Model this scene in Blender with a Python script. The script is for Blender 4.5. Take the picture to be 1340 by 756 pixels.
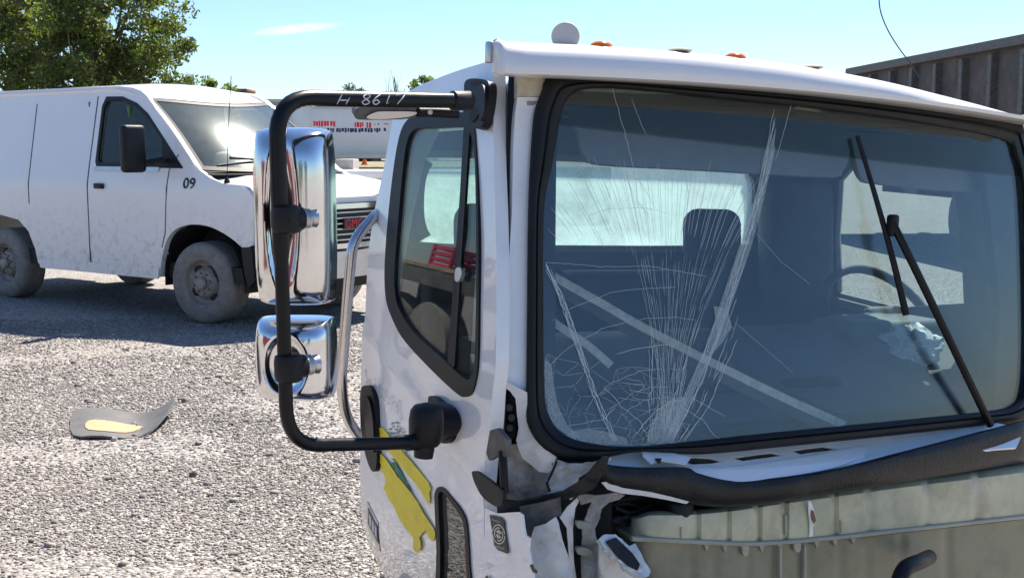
import bpy, bmesh, math, random
import numpy as np
from mathutils import Vector, Matrix, noise
from mathutils.geometry import delaunay_2d_cdt

for o in list(bpy.data.objects):
    bpy.data.objects.remove(o)
random.seed(7)
rng = np.random.default_rng(11)
R = math.radians
scene = bpy.context.scene
COL = scene.collection

# ------------------------------------------------------------------ camera
FPX, PITCH, CAMH = 1514.0, R(6.9), 1.55
cam = bpy.data.cameras.new('camera')
cam.sensor_width = 36.0
cam.lens = FPX / 1340 * 36
cam.clip_end = 3000
cam.clip_start = 0.05
camo = bpy.data.objects.new('camera', cam)
COL.objects.link(camo)
camo.location = (0, 0, CAMH)
camo.rotation_euler = (R(90) - PITCH, 0, 0)
scene.camera = camo

# ------------------------------------------------------------------ sky and sun
SUN_EL, SUN_AZ = R(54.5), R(25)          # azimuth: to the right of straight ahead
world = bpy.data.worlds.new('World')
scene.world = world
world.use_nodes = True
nt = world.node_tree
sky = nt.nodes.new('ShaderNodeTexSky')
sky.sky_type = 'NISHITA'
sky.sun_disc = False
sky.sun_elevation = SUN_EL
sky.sun_rotation = SUN_AZ
sky.altitude = 50
sky.air_density = 1.0
sky.dust_density = 0.3
sky.ozone_density = 8.0
bg = nt.nodes['Background']
bg.inputs['Strength'].default_value = 0.074

# one thin cirrus wisp, left of the middle, high over the yard
_d0 = Vector(((388 - 670) / FPX, 0, 0)) + Vector((0, math.sin(PITCH), math.cos(PITCH))) * ((378 - 38) / FPX) + Vector((0, math.cos(PITCH), -math.sin(PITCH)))
_d0.normalize()
_t = Vector((1, .18, .12)).normalized()
_u = _d0.cross(_t).normalized()
tcw = nt.nodes.new('ShaderNodeTexCoord')


def wdot(vec, k):
    n = nt.nodes.new('ShaderNodeVectorMath')
    n.operation = 'DOT_PRODUCT'
    n.inputs[1].default_value = vec
    nt.links.new(tcw.outputs['Generated'], n.inputs[0])
    a = nt.nodes.new('ShaderNodeMath')
    a.operation = 'SUBTRACT'
    a.inputs[1].default_value = _d0.dot(Vector(vec))
    nt.links.new(n.outputs['Value'], a.inputs[0])
    b = nt.nodes.new('ShaderNodeMath')
    b.operation = 'MULTIPLY'
    b.inputs[1].default_value = k
    nt.links.new(a.outputs[0], b.inputs[0])
    c = nt.nodes.new('ShaderNodeMath')
    c.operation = 'POWER'
    c.inputs[1].default_value = 2
    ab = nt.nodes.new('ShaderNodeMath')
    ab.operation = 'ABSOLUTE'
    nt.links.new(b.outputs[0], ab.inputs[0])
    nt.links.new(ab.outputs[0], c.inputs[0])
    return c.outputs[0]


_s = nt.nodes.new('ShaderNodeMath')
_s.operation = 'ADD'
nt.links.new(wdot(_t, 24.0), _s.inputs[0])
nt.links.new(wdot(_u, 230.0), _s.inputs[1])
_m = nt.nodes.new('ShaderNodeMapRange')
_m.inputs[1].default_value = 1.0
_m.inputs[2].default_value = 0.0
_m.inputs[3].default_value = 0.0
_m.inputs[4].default_value = 0.75
nt.links.new(_s.outputs[0], _m.inputs[0])
_n = nt.nodes.new('ShaderNodeTexNoise')
_n.inputs['Scale'].default_value = 90
_n.inputs['Detail'].default_value = 6
_mp = nt.nodes.new('ShaderNodeMapping')
_mp.inputs['Scale'].default_value = (1, 1, 3)
nt.links.new(tcw.outputs['Generated'], _mp.inputs['Vector'])
nt.links.new(_mp.outputs[0], _n.inputs['Vector'])
_f = nt.nodes.new('ShaderNodeMath')
_f.operation = 'MULTIPLY'
nt.links.new(_m.outputs[0], _f.inputs[0])
nt.links.new(_n.outputs['Fac'], _f.inputs[1])
_x = nt.nodes.new('ShaderNodeMixRGB')
_x.inputs[2].default_value = (9.5, 10, 10.3, 1)
nt.links.new(_f.outputs[0], _x.inputs[0])
nt.links.new(sky.outputs['Color'], _x.inputs[1])
nt.links.new(_x.outputs[0], bg.inputs['Color'])

sl = bpy.data.lights.new('sun', 'SUN')
sl.energy = 4.7
sl.angle = R(0.55)
sl.color = (1.0, 0.91, 0.79)
so = bpy.data.objects.new('sun', sl)
COL.objects.link(so)
sdir = Vector((math.sin(SUN_AZ) * math.cos(SUN_EL), math.cos(SUN_AZ) * math.cos(SUN_EL), math.sin(SUN_EL)))
so.rotation_euler = sdir.to_track_quat('Z', 'Y').to_euler()
so.location = (4, 8, 12)

scene.view_settings.view_transform = 'Standard'
scene.view_settings.look = 'None'
scene.view_settings.exposure = 1.25
scene.view_settings.gamma = 1.0
scene.view_settings.use_curve_mapping = False
scene.render.engine = 'CYCLES'
scene.cycles.use_denoising = True
scene.cycles.max_bounces = 10
scene.cycles.transparent_max_bounces = 24
scene.cycles.caustics_reflective = False
scene.cycles.caustics_refractive = False
scene.cycles.sample_clamp_indirect = 6

# ------------------------------------------------------------------ helpers
CAM = Vector((0, 0, CAMH))
CU = Vector((0, math.sin(PITCH), math.cos(PITCH)))
CF = Vector((0, math.cos(PITCH), -math.sin(PITCH)))


def ray(px, py):
    return Vector(((px - 670) / FPX, 0, 0)) + CU * ((378 - py) / FPX) + CF


def P(px, py, Y):
    d = ray(px, py)
    return CAM + d * (Y / d.y)


def PZ(px, py, z):
    d = ray(px, py)
    return CAM + d * ((z - CAMH) / d.z)


def hit(px, py, F, t0=2.5, t1=3.0):
    d = ray(px, py)
    a, b = t0, t1
    fa, fb = F(CAM + d * a), F(CAM + d * b)
    for i in range(40):
        if abs(fb - fa) < 1e-12:
            break
        c = b - fb * (b - a) / (fb - fa)
        c = max(min(c, 2.5 * t1), 0.3 * t0)
        a, fa = b, fb
        b = c
        fb = F(CAM + d * b)
        if abs(b - a) < 1e-6:
            break
    return CAM + d * b


def mk(name, V, F, mat, parent=None, smooth=35, closed=True):
    me = bpy.data.meshes.new(name)
    me.from_pydata([tuple(v) for v in V], [], [tuple(f) for f in F])
    if closed:
        bm = bmesh.new()
        bm.from_mesh(me)
        bmesh.ops.recalc_face_normals(bm, faces=bm.faces)
        bm.to_mesh(me)
        bm.free()
    return link(name, me, mat, parent, smooth)


def link(name, me, mat, parent=None, smooth=35):
    me.validate()
    if smooth:
        me.polygons.foreach_set('use_smooth', [True] * len(me.polygons))
        me.set_sharp_from_angle(angle=R(smooth))
    if mat is not None:
        me.materials.append(mat)
    o = bpy.data.objects.new(name, me)
    COL.objects.link(o)
    adopt(o, parent)
    return o


def worldloc(o):
    l = Vector(o.location)
    p = o.parent
    return l if p is None else l + Vector((0, 0, 0))


def adopt(o, parent):
    if parent is None:
        return
    o.parent = parent
    base = parent['_base'] if '_base' in parent else None
    # every thing's Empty carries its world position; parts keep world coordinates
    root = parent
    while root.parent is not None:
        root = root.parent
    if root is parent:
        o.matrix_parent_inverse = Matrix.Translation(-Vector(root.location))
    else:
        o.matrix_parent_inverse = Matrix.Identity(4)


def thing(name, loc, label, cat, group=None):
    e = bpy.data.objects.new(name, None)
    e.empty_display_size = 0.2
    COL.objects.link(e)
    e.location = loc
    return tag(e, label, cat, group)


def tag(o, label=None, cat=None, group=None, kind=None):
    if label: o['label'] = label
    if cat: o['category'] = cat
    if group: o['group'] = group
    if kind: o['kind'] = kind
    return o


def inside(pt, poly):
    x, y = pt
    r = False
    n = len(poly)
    j = n - 1
    for i in range(n):
        xi, yi = poly[i]
        xj, yj = poly[j]
        if (yi > y) != (yj > y) and x < (xj - xi) * (y - yi) / (yj - yi) + xi:
            r = not r
        j = i
    return r


def catmull(pts, n=6, closed=True):
    pts = [Vector(p) for p in pts]
    m = len(pts)
    out = []
    rngi = range(m) if closed else range(m - 1)
    for i in rngi:
        if closed:
            p0, p1, p2, p3 = pts[i - 1], pts[i], pts[(i + 1) % m], pts[(i + 2) % m]
        else:
            p1, p2 = pts[i], pts[i + 1]
            p0 = pts[i - 1] if i > 0 else p1 * 2 - p2
            p3 = pts[i + 2] if i + 2 < m else p2 * 2 - p1
        for k in range(n):
            t = k / n
            out.append(0.5 * ((2 * p1) + (p2 - p0) * t + (2 * p0 - 5 * p1 + 4 * p2 - p3) * t * t + (3 * p1 - p0 - 3 * p2 + p3) * t ** 3))
    if not closed:
        out.append(pts[-1])
    return out


def densify(poly, step):
    out = []
    n = len(poly)
    for i in range(n):
        a, b = Vector(poly[i]), Vector(poly[(i + 1) % n])
        k = max(1, int((b - a).length / step))
        for j in range(k):
            out.append(tuple(a.lerp(b, j / k)))
    return out


def tri2d(outline, holes, step, jitter=0.0):
    pts, edges = [], []
    loops = [outline] + list(holes)
    for lp in loops:
        s = len(pts)
        pts += [tuple(p) for p in lp]
        n = len(lp)
        edges += [(s + i, s + (i + 1) % n) for i in range(n)]
    if step:
        xs = [p[0] for p in outline]
        ys = [p[1] for p in outline]
        x = min(xs) + step / 2
        row = 0
        while x < max(xs):
            y = min(ys) + (step / 2 if row % 2 else step)
            while y < max(ys):
                q = (x + random.uniform(-1, 1) * jitter, y + random.uniform(-1, 1) * jitter)
                if inside(q, outline) and not any(inside(q, h) for h in holes):
                    pts.append(q)
                y += step
            x += step
            row += 1
    v, e, f, *_ = delaunay_2d_cdt([Vector(p) for p in pts], edges, [], 0, 1e-5)
    fo = []
    for t in f:
        c = (sum(v[i][0] for i in t) / 3, sum(v[i][1] for i in t) / 3)
        if inside(c, outline) and not any(inside(c, h) for h in holes):
            fo.append(list(t))
    return [tuple(p) for p in v], fo


def solidify(V, F, thick, eye=CAM):
    """front sheet V,F (faces the eye) -> closed slab going back by thick"""
    V = [Vector(v) for v in V]
    used = sorted({i for f in F for i in f})
    mp = {o: n for n, o in enumerate(used)}
    V = [V[i] for i in used]
    F = [[mp[i] for i in f] for f in F]
    N = [Vector((0, 0, 0)) for _ in V]
    s = 0
    for f in F:
        n = (V[f[1]] - V[f[0]]).cross(V[f[2]] - V[f[0]])
        s += n.dot(eye - V[f[0]])
        for i in f:
            N[i] += n
    if s < 0:
        F = [f[::-1] for f in F]
        N = [-n for n in N]
    for n in N:
        n.normalize()
    k = len(V)
    V2 = V + [v - n * thick for v, n in zip(V, N)]
    F2 = list(F) + [[i + k for i in f[::-1]] for f in F]
    cnt = {}
    for f in F:
        for a, b in zip(f, f[1:] + f[:1]):
            cnt[(a, b)] = 1
    for (a, b) in cnt:
        if (b, a) not in cnt:
            F2.append([b, a, a + k, b + k])
    return V2, F2


def pxsheet(name, outline, surf, mat, parent, thick=0.004, holes=(), step=14, smoothn=0, disp=None, dens=None, smooth=40, eye=CAM):
    """a plate whose outline, seen from the photograph's viewpoint, is given in photo pixels; surf is its real 3D surface"""
    if smoothn:
        outline = [tuple(p) for p in catmull(outline, smoothn)]
        holes = [[tuple(p) for p in catmull(h, smoothn)] for h in holes]
    if dens:
        outline = densify(outline, dens)
    v2, f = tri2d(outline, holes, step)
    V = [hit(p[0], p[1], surf) for p in v2]
    if disp:
        V = [v + disp(v, p) for v, p in zip(V, v2)]
    V, F = solidify(V, f, thick, eye)
    return mk(name, V, F, mat, parent, smooth)


def uvsheet(name, outline, fmap, mat, parent, thick=0.004, holes=(), step=0.05, smoothn=0, dens=None, smooth=40, eye=CAM):
    if smoothn:
        outline = [tuple(p) for p in catmull(outline, smoothn)]
        holes = [[tuple(p) for p in catmull(h, smoothn)] for h in holes]
    if dens:
        outline = densify(outline, dens)
        holes = [densify(h, dens) for h in holes]
    v2, f = tri2d(outline, holes, step)
    V = [fmap(*p) for p in v2]
    V, F = solidify(V, f, thick, eye)
    return mk(name, V, F, mat, parent, smooth)


def tube(name, pts, rad, mat, parent, n=14, sm=8, caps=True, flat=None):
    pts = [Vector(p) for p in pts]
    if sm:
        pts = catmull(pts, sm, closed=False)
    m = len(pts)
    rads = rad if callable(rad) else (lambda t: rad)
    V, F = [], []
    up = None
    for i, p in enumerate(pts):
        t = (pts[min(i + 1, m - 1)] - pts[max(i - 1, 0)]).normalized()
        if up is None:
            up = t.orthogonal().normalized()
        else:
            up = (up - t * up.dot(t)).normalized()
        b = t.cross(up)
        r = rads(i / max(1, m - 1))
        for k in range(n):
            a = 2 * math.pi * k / n
            V.append(p + up * (math.cos(a) * r) + b * (math.sin(a) * r * (flat or 1)))
    for i in range(m - 1):
        for k in range(n):
            F.append([i * n + k, i * n + (k + 1) % n, (i + 1) * n + (k + 1) % n, (i + 1) * n + k])
    if caps:
        F.append(list(range(n))[::-1])
        F.append([(m - 1) * n + k for k in range(n)])
    return mk(name, V, F, mat, parent, 40)


def fillet(pts, r, n=6):
    """polyline with rounded corners"""
    pts = [Vector(p) for p in pts]
    out = [pts[0]]
    for a, b, c in zip(pts, pts[1:], pts[2:]):
        d1, d2 = (a - b).normalized(), (c - b).normalized()
        k = min(r, (a - b).length * .45, (c - b).length * .45)
        p, q = b + d1 * k, b + d2 * k
        for i in range(n + 1):
            t = i / n
            out.append(p * (1 - t) ** 2 + b * 2 * t * (1 - t) + q * t * t)
    out.append(pts[-1])
    return out


def rbox_vf(size, bev=0.01, seg=2):
    bm = bmesh.new()
    bmesh.ops.create_cube(bm, size=1)
    for v in bm.verts:
        v.co = Vector((v.co.x * size[0], v.co.y * size[1], v.co.z * size[2]))
    if bev:
        bmesh.ops.bevel(bm, geom=bm.edges[:], offset=bev, segments=seg, affect='EDGES', profile=0.5)
    bm.verts.ensure_lookup_table()
    V = [v.co.copy() for v in bm.verts]
    F = [[v.index for v in f.verts] for f in bm.faces]
    bm.free()
    return V, F


def rbox(name, c, size, mat, parent, bev=0.01, seg=2, M=None, rot=None):
    V, F = rbox_vf(size, bev, seg)
    if rot is not None:
        V = [rot @ v for v in V]
    V = [v + Vector(c) for v in V]
    if M is not None:
        V = [M @ v for v in V]
    return mk(name, V, F, mat, parent, 40)


def lathe_vf(prof, n=24, caps=True):
    """prof: (r, h) along z"""
    V, F = [], []
    for r, h in prof:
        for k in range(n):
            a = 2 * math.pi * k / n
            V.append(Vector((r * math.cos(a), r * math.sin(a), h)))
    m = len(prof)
    for i in range(m - 1):
        for k in range(n):
            F.append([i * n + k, i * n + (k + 1) % n, (i + 1) * n + (k + 1) % n, (i + 1) * n + k])
    if caps:
        F.append(list(range(n))[::-1])
        F.append([(m - 1) * n + k for k in range(n)])
    else:
        for k in range(n):
            F.append([(m - 1) * n + k, (m - 1) * n + (k + 1) % n, (k + 1) % n, k])
    return V, F


def lathe(name, prof, origin, axis, mat, parent, n=24, M=None):
    V, F = lathe_vf(prof, n)
    q = Vector(axis).to_track_quat('Z', 'Y').to_matrix()
    V = [q @ v + Vector(origin) for v in V]
    if M is not None:
        V = [M @ v for v in V]
    return mk(name, V, F, mat, parent, 40)


def join_vf(parts):
    V, F = [], []
    for v, f in parts:
        k = len(V)
        V += list(v)
        F += [[i + k for i in q] for q in f]
    return V, F


def boxes(name, lst, mat, parent, M=None, bev=0.0):
    """several boxes of ONE part: (centre, size)"""
    ps = []
    for c, s in lst:
        v, f = rbox_vf(s, bev, 1)
        ps.append(([x + Vector(c) for x in v], f))
    V, F = join_vf(ps)
    if M is not None:
        V = [M @ v for v in V]
    return mk(name, V, F, mat, parent, 30)


def text_on(name, body, size, fmap, mat, parent, thick=0.0006, shear=0, eye=CAM):
    """flat lettering: font outlines mapped by fmap(x,y)->3D"""
    cu = bpy.data.curves.new(name + '_c', 'FONT')
    cu.body = body
    cu.size = size
    cu.shear = shear
    cu.resolution_u = 3
    cu.fill_mode = 'FRONT'
    ob = bpy.data.objects.new(name + '_tmp', cu)
    COL.objects.link(ob)
    dg = bpy.context.evaluated_depsgraph_get()
    me = bpy.data.meshes.new_from_object(ob.evaluated_get(dg))
    V = [fmap(v.co.x, v.co.y) for v in me.vertices]
    F = [list(p.vertices) for p in me.polygons]
    bpy.data.objects.remove(ob)
    bpy.data.curves.remove(cu)
    bpy.data.meshes.remove(me)
    return mk(name, V, F, mat, parent, 0, closed=False)


def ribbons_vf(lines, width, nrm):
    """thin flat strips along polylines; nrm = facing direction; width metre or callable"""
    V, F = [], []
    for ln in lines:
        pts, w = ln if isinstance(ln, tuple) else (ln, width)
        k = len(V)
        m = len(pts)
        for i, p in enumerate(pts):
            t = (pts[min(i + 1, m - 1)] - pts[max(i - 1, 0)])
            s = t.cross(nrm)
            s.normalize()
            ww = w * (0.35 if i in (0, m - 1) else 1)
            V += [p - s * ww / 2, p + s * ww / 2]
        for i in range(m - 1):
            F.append([k + 2 * i, k + 2 * i + 1, k + 2 * i + 3, k + 2 * i + 2])
    return V, F


# ------------------------------------------------------------------ materials
def new_mat(name):
    m = bpy.data.materials.new(name)
    m.use_nodes = True
    return m, m.node_tree, m.node_tree.nodes['Principled BSDF']


def mat(name, col, rough=0.5, metal=0.0, var=0.0, scale=20, bump=0.0, bscale=200, dirt=None, dirt_scale=3, dirt_amt=0.5,
        coat=0.0, spec=0.5, trans=0.0, sub=0.0, rvar=0.0, dpos=(0.5, 0.78)):
    m, t, b = new_mat(name)
    b.inputs['Roughness'].default_value = rough
    b.inputs['Metallic'].default_value = metal
    b.inputs['Specular IOR Level'].default_value = spec
    b.inputs['Coat Weight'].default_value = coat
    b.inputs['Coat Roughness'].default_value = 0.025
    b.inputs['Coat IOR'].default_value = 1.6
    b.inputs['Transmission Weight'].default_value = trans
    if sub:
        b.inputs['Subsurface Weight'].default_value = sub
        b.inputs['Subsurface Radius'].default_value = (0.05, 0.05, 0.03)
    c4 = (*col, 1)
    b.inputs['Base Color'].default_value = c4
    tc = t.nodes.new('ShaderNodeTexCoord')
    src = None
    if var:
        n = t.nodes.new('ShaderNodeTexNoise')
        n.inputs['Scale'].default_value = scale
        n.inputs['Detail'].default_value = 6
        n.inputs['Roughness'].default_value = 0.65
        t.links.new(tc.outputs['Object'], n.inputs['Vector'])
        r = t.nodes.new('ShaderNodeValToRGB')
        r.color_ramp.elements[0].position = 0.3
        r.color_ramp.elements[1].position = 0.7
        r.color_ramp.elements[0].color = (*[max(0, x * (1 - var)) for x in col], 1)
        r.color_ramp.elements[1].color = (*[min(1, x * (1 + var)) for x in col], 1)
        t.links.new(n.outputs['Fac'], r.inputs['Fac'])
        src = r.outputs['Color']
        if rvar:
            mr = t.nodes.new('ShaderNodeMapRange')
            mr.inputs[3].default_value = max(0.02, rough - rvar)
            mr.inputs[4].default_value = min(1, rough + rvar)
            t.links.new(n.outputs['Fac'], mr.inputs[0])
            t.links.new(mr.outputs[0], b.inputs['Roughness'])
    if dirt:
        n = t.nodes.new('ShaderNodeTexNoise')
        n.inputs['Scale'].default_value = dirt_scale
        n.inputs['Detail'].default_value = 9
        n.inputs['Roughness'].default_value = 0.72
        t.links.new(tc.outputs['Object'], n.inputs['Vector'])
        r = t.nodes.new('ShaderNodeValToRGB')
        r.color_ramp.elements[0].position = dpos[0]
        r.color_ramp.elements[1].position = dpos[1]
        r.color_ramp.elements[0].color = (0, 0, 0, 1)
        r.color_ramp.elements[1].color = (dirt_amt,) * 3 + (1,)
        t.links.new(n.outputs['Fac'], r.inputs['Fac'])
        mx = t.nodes.new('ShaderNodeMixRGB')
        t.links.new(r.outputs['Color'], mx.inputs['Fac'])
        if src:
            t.links.new(src, mx.inputs[1])
        else:
            mx.inputs[1].default_value = c4
        mx.inputs[2].default_value = (*dirt, 1)
        src = mx.outputs[0]
    if src:
        t.links.new(src, b.inputs['Base Color'])
    if bump:
        n = t.nodes.new('ShaderNodeTexNoise')
        n.inputs['Scale'].default_value = bscale
        n.inputs['Detail'].default_value = 4
        t.links.new(tc.outputs['Object'], n.inputs['Vector'])
        bp = t.nodes.new('ShaderNodeBump')
        bp.inputs['Strength'].default_value = bump
        bp.inputs['Distance'].default_value = 0.01
        t.links.new(n.outputs['Fac'], bp.inputs['Height'])
        t.links.new(bp.outputs['Normal'], b.inputs['Normal'])
    return m


def glass(name, tint, ior=1.5, dust_veil=0.03, dust_veil_col=(0.6, 0.6, 0.58), rough=0.0, translucent=0.0, band=None):
    m = bpy.data.materials.new(name)
    m.use_nodes = True
    t = m.node_tree
    t.nodes.clear()
    out = t.nodes.new('ShaderNodeOutputMaterial')
    tr = t.nodes.new('ShaderNodeBsdfTransparent')
    tr.inputs['Color'].default_value = (*tint, 1)
    gl = t.nodes.new('ShaderNodeBsdfGlossy')
    gl.inputs['Roughness'].default_value = rough
    # Schlick reflectance (same from both faces, so a thin slab never turns opaque)
    r0 = ((ior - 1) / (ior + 1)) ** 2
    lw = t.nodes.new('ShaderNodeLayerWeight')
    lw.inputs['Blend'].default_value = 0.5
    pw = t.nodes.new('ShaderNodeMath')
    pw.operation = 'POWER'
    pw.inputs[1].default_value = 5
    t.links.new(lw.outputs['Facing'], pw.inputs[0])
    fr = t.nodes.new('ShaderNodeMapRange')
    fr.inputs[3].default_value = r0
    fr.inputs[4].default_value = 1.0
    t.links.new(pw.outputs[0], fr.inputs[0])
    mx = t.nodes.new('ShaderNodeMixShader')
    t.links.new(fr.outputs[0], mx.inputs[0])
    t.links.new(tr.outputs[0], mx.inputs[1])
    t.links.new(gl.outputs[0], mx.inputs[2])
    last = mx
    tc = t.nodes.new('ShaderNodeTexCoord')
    if band:
        sep = t.nodes.new('ShaderNodeSeparateXYZ')
        # band = (factor nodes builder): tint fixed to the pane, from its local height coordinate attribute
        at = t.nodes.new('ShaderNodeAttribute')
        at.attribute_name = 'band'
        mxc = t.nodes.new('ShaderNodeMixRGB')
        mxc.inputs[1].default_value = (*tint, 1)
        mxc.inputs[2].default_value = (*band, 1)
        t.links.new(at.outputs['Fac'], mxc.inputs[0])
        t.links.new(mxc.outputs[0], tr.inputs['Color'])
    if dust_veil or translucent:
        n = t.nodes.new('ShaderNodeTexNoise')
        n.inputs['Scale'].default_value = 9
        n.inputs['Detail'].default_value = 8
        n.inputs['Roughness'].default_value = 0.7
        t.links.new(tc.outputs['Object'], n.inputs['Vector'])
        mr = t.nodes.new('ShaderNodeMapRange')
        mr.inputs[1].default_value = 0.3
        mr.inputs[2].default_value = 0.75
        base = dust_veil + translucent
        mr.inputs[3].default_value = base * 0.55
        mr.inputs[4].default_value = base * 1.45
        t.links.new(n.outputs['Fac'], mr.inputs[0])
        if translucent:
            df = t.nodes.new('ShaderNodeBsdfTranslucent')
        else:
            df = t.nodes.new('ShaderNodeBsdfDiffuse')
        df.inputs['Color'].default_value = (*dust_veil_col, 1)
        m2 = t.nodes.new('ShaderNodeMixShader')
        t.links.new(mr.outputs[0], m2.inputs[0])
        t.links.new(mx.outputs[0], m2.inputs[1])
        t.links.new(df.outputs[0], m2.inputs[2])
        last = m2
    t.links.new(last.outputs[0], out.inputs['Surface'])
    return m


M = {}
M['paint'] = mat('white_paint', (0.88, 0.88, 0.87), 0.3, coat=1.0, var=0.03, scale=4, dirt=(0.42, 0.40, 0.36), dirt_scale=9, dirt_amt=0.24)
M['paint_dirty'] = mat('white_paint_grimy', (0.76, 0.75, 0.72), 0.4, var=0.06, scale=5, dirt=(0.22, 0.19, 0.15), dirt_scale=5, dirt_amt=0.9, bump=0.06, bscale=60, coat=0.3)
M['paint_roof'] = mat('roof_paint', (0.80, 0.80, 0.80), 0.25, coat=0.4, var=0.03, scale=3)
M['mud'] = mat('grimy_inner_panel', (0.48, 0.44, 0.39), 0.6, var=0.3, scale=9, dirt=(0.09, 0.08, 0.07), dirt_scale=8, dirt_amt=0.95, dpos=(0.42, 0.68), bump=0.08, bscale=90)
M['grime'] = mat('road_grimed_paint', (0.72, 0.71, 0.68), 0.45, var=0.08, scale=7, dirt=(0.14, 0.125, 0.11), dirt_scale=7, dirt_amt=0.95, dpos=(0.45, 0.70), bump=0.05, bscale=70, coat=0.2)
M['tank_top'] = mat('cream_tank_lit', (0.55, 0.53, 0.37), 0.30, var=0.2, scale=9, dirt=(0.22, 0.17, 0.09), dirt_scale=8, dirt_amt=0.6, sub=0.25)  # paler copy of the tank plastic: light from above painted into the upper half
M['beige'] = mat('aged_primer', (0.62, 0.56, 0.44), 0.6, var=0.15, scale=20, dirt=(0.15, 0.13, 0.10), dirt_scale=18, dirt_amt=0.6)
M['black'] = mat('black_powder_coat', (0.007, 0.007, 0.009), 0.34, spec=0.25, bump=0.05, bscale=500, var=0.3, scale=30, rvar=0.12)
M['plastic'] = mat('black_plastic', (0.010, 0.010, 0.012), 0.48, spec=0.28, bump=0.15, bscale=600, var=0.35, scale=15, rvar=0.1)
M['rubber'] = mat('black_rubber', (0.009, 0.010, 0.012), 0.5, spec=0.28, bump=0.1, bscale=300, var=0.3, scale=15)
M['rubber_grey'] = mat('weathered_rubber', (0.013, 0.0135, 0.015), 0.45, bump=0.25, bscale=120, var=0.35, scale=12, dirt=(0.06, 0.06, 0.062), dirt_scale=8, dirt_amt=0.5, spec=.35)
M['chrome'] = mat('chrome', (0.74, 0.74, 0.75), 0.13, 1.0, rvar=0.08, var=0.06, scale=14)
M['steel'] = mat('stainless_tube', (0.62, 0.60, 0.58), 0.22, 1.0, var=0.12, scale=40)
M['alu'] = mat('aluminium', (0.55, 0.55, 0.56), 0.35, 1.0, var=0.1, scale=10)
M['horn'] = mat('horn_silver', (0.42, 0.42, 0.44), 0.45, 0.6, var=0.1, scale=10)
M['amber'] = mat('amber_lens', (0.85, 0.20, 0.015), 0.2, trans=0.25)
M['int'] = mat('interior_vinyl', (0.045, 0.05, 0.06), 0.6, var=0.25, scale=10, bump=0.2, bscale=300)
M['int_mid'] = mat('interior_grey', (0.16, 0.17, 0.18), 0.65, var=0.15, scale=8, bump=0.1, bscale=200)
M['int_light'] = mat('headliner_grey', (0.30, 0.30, 0.30), 0.8, var=0.1, scale=14, bump=0.1, bscale=200)
M['dash'] = mat('dashboard_vinyl', (0.085, 0.095, 0.105), 0.55, var=0.2, scale=5, bump=0.2, bscale=350)
M['trim'] = mat('pale_trim', (0.74, 0.68, 0.54), 0.55, var=0.25, scale=50, bump=0.4, bscale=150)
M['yellow'] = mat('yellow_tape', (0.97, 0.74, 0.04), 0.5, var=0.08, scale=18, bump=0.5, bscale=35, dirt=(0.62, 0.46, 0.04), dirt_scale=20, dirt_amt=0.5)
M['green'] = mat('green_print', (0.02, 0.20, 0.09), 0.5, var=0.3, scale=60)
M['greenpale'] = mat('faded_green_print', (0.30, 0.42, 0.36), 0.5, var=0.3, scale=60)
M['ink'] = mat('grey_marker', (0.16, 0.16, 0.17), 0.6)
M['ink_black'] = mat('black_print', (0.012, 0.012, 0.014), 0.45)
M['ink_white'] = mat('white_marker', (0.75, 0.75, 0.76), 0.6)
M['tank'] = mat('aged_tank_shaded', (0.28, 0.27, 0.185), 0.32, var=0.28, scale=6, dirt=(0.13, 0.09, 0.045), dirt_scale=6, dirt_amt=0.75, sub=0.25, bump=0.1, bscale=60)  # darker copy for the lower half, its shade painted into the base colour
M['tank_lip'] = mat('tank_lip_plastic', (0.40, 0.39, 0.31), 0.4, var=0.15, scale=12, sub=0.2)
M['dark'] = mat('engine_bay_black', (0.012, 0.012, 0.013), 0.7, var=0.5, scale=20, bump=0.3, bscale=80)
M['mesh'] = mat('dark_mesh', (0.02, 0.02, 0.022), 0.7)
M['steel_dark'] = mat('dusty_steel', (0.13, 0.125, 0.12), 0.6, 0.4, var=0.4, scale=25)
M['crack'] = mat('broken_glass_edge', (0.52, 0.59, 0.60), 0.3, spec=0.8)
M['wood'] = mat('weathered_timber', (0.30, 0.22, 0.14), 0.8, var=0.4, scale=12, bump=0.4, bscale=60)
M['glass_ws'] = glass('windscreen_glass', (0.85, 0.90, 0.92), 1.72, dust_veil=0.042, dust_veil_col=(0.24, 0.38, 0.47), band=(0.42, 0.46, 0.36))  # dust film coloured teal, painting in the veil of reflected blue sky
M['glass_side'] = glass('side_glass', (0.76, 0.83, 0.81), 1.45, dust_veil=0.008)
M['glass_rear'] = glass('dusty_rear_glass', (0.85, 0.93, 0.91), 1.4, translucent=0.5, dust_veil_col=(0.78, 0.95, 0.89))
M['glass_peep'] = glass('peep_window_glass', (0.2, 0.22, 0.2), 2.3, dust_veil=0.16, dust_veil_col=(0.45, 0.45, 0.40))  # film raised to paint in the bright reflection of the gravel
M['rag'] = mat('blue_white_bag', (0.55, 0.62, 0.66), 0.5, var=0.25, scale=25)

# van and yard
M['van'] = mat('van_white', (0.79, 0.79, 0.79), 0.25, coat=0.5, var=0.03, scale=2)
M['van_low'] = mat('van_white_muddy', (0.83, 0.83, 0.83), 0.3, coat=0.4, var=0.02, scale=3, dirt=(0.34, 0.30, 0.24), dirt_scale=14, dirt_amt=0.7)
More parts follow.
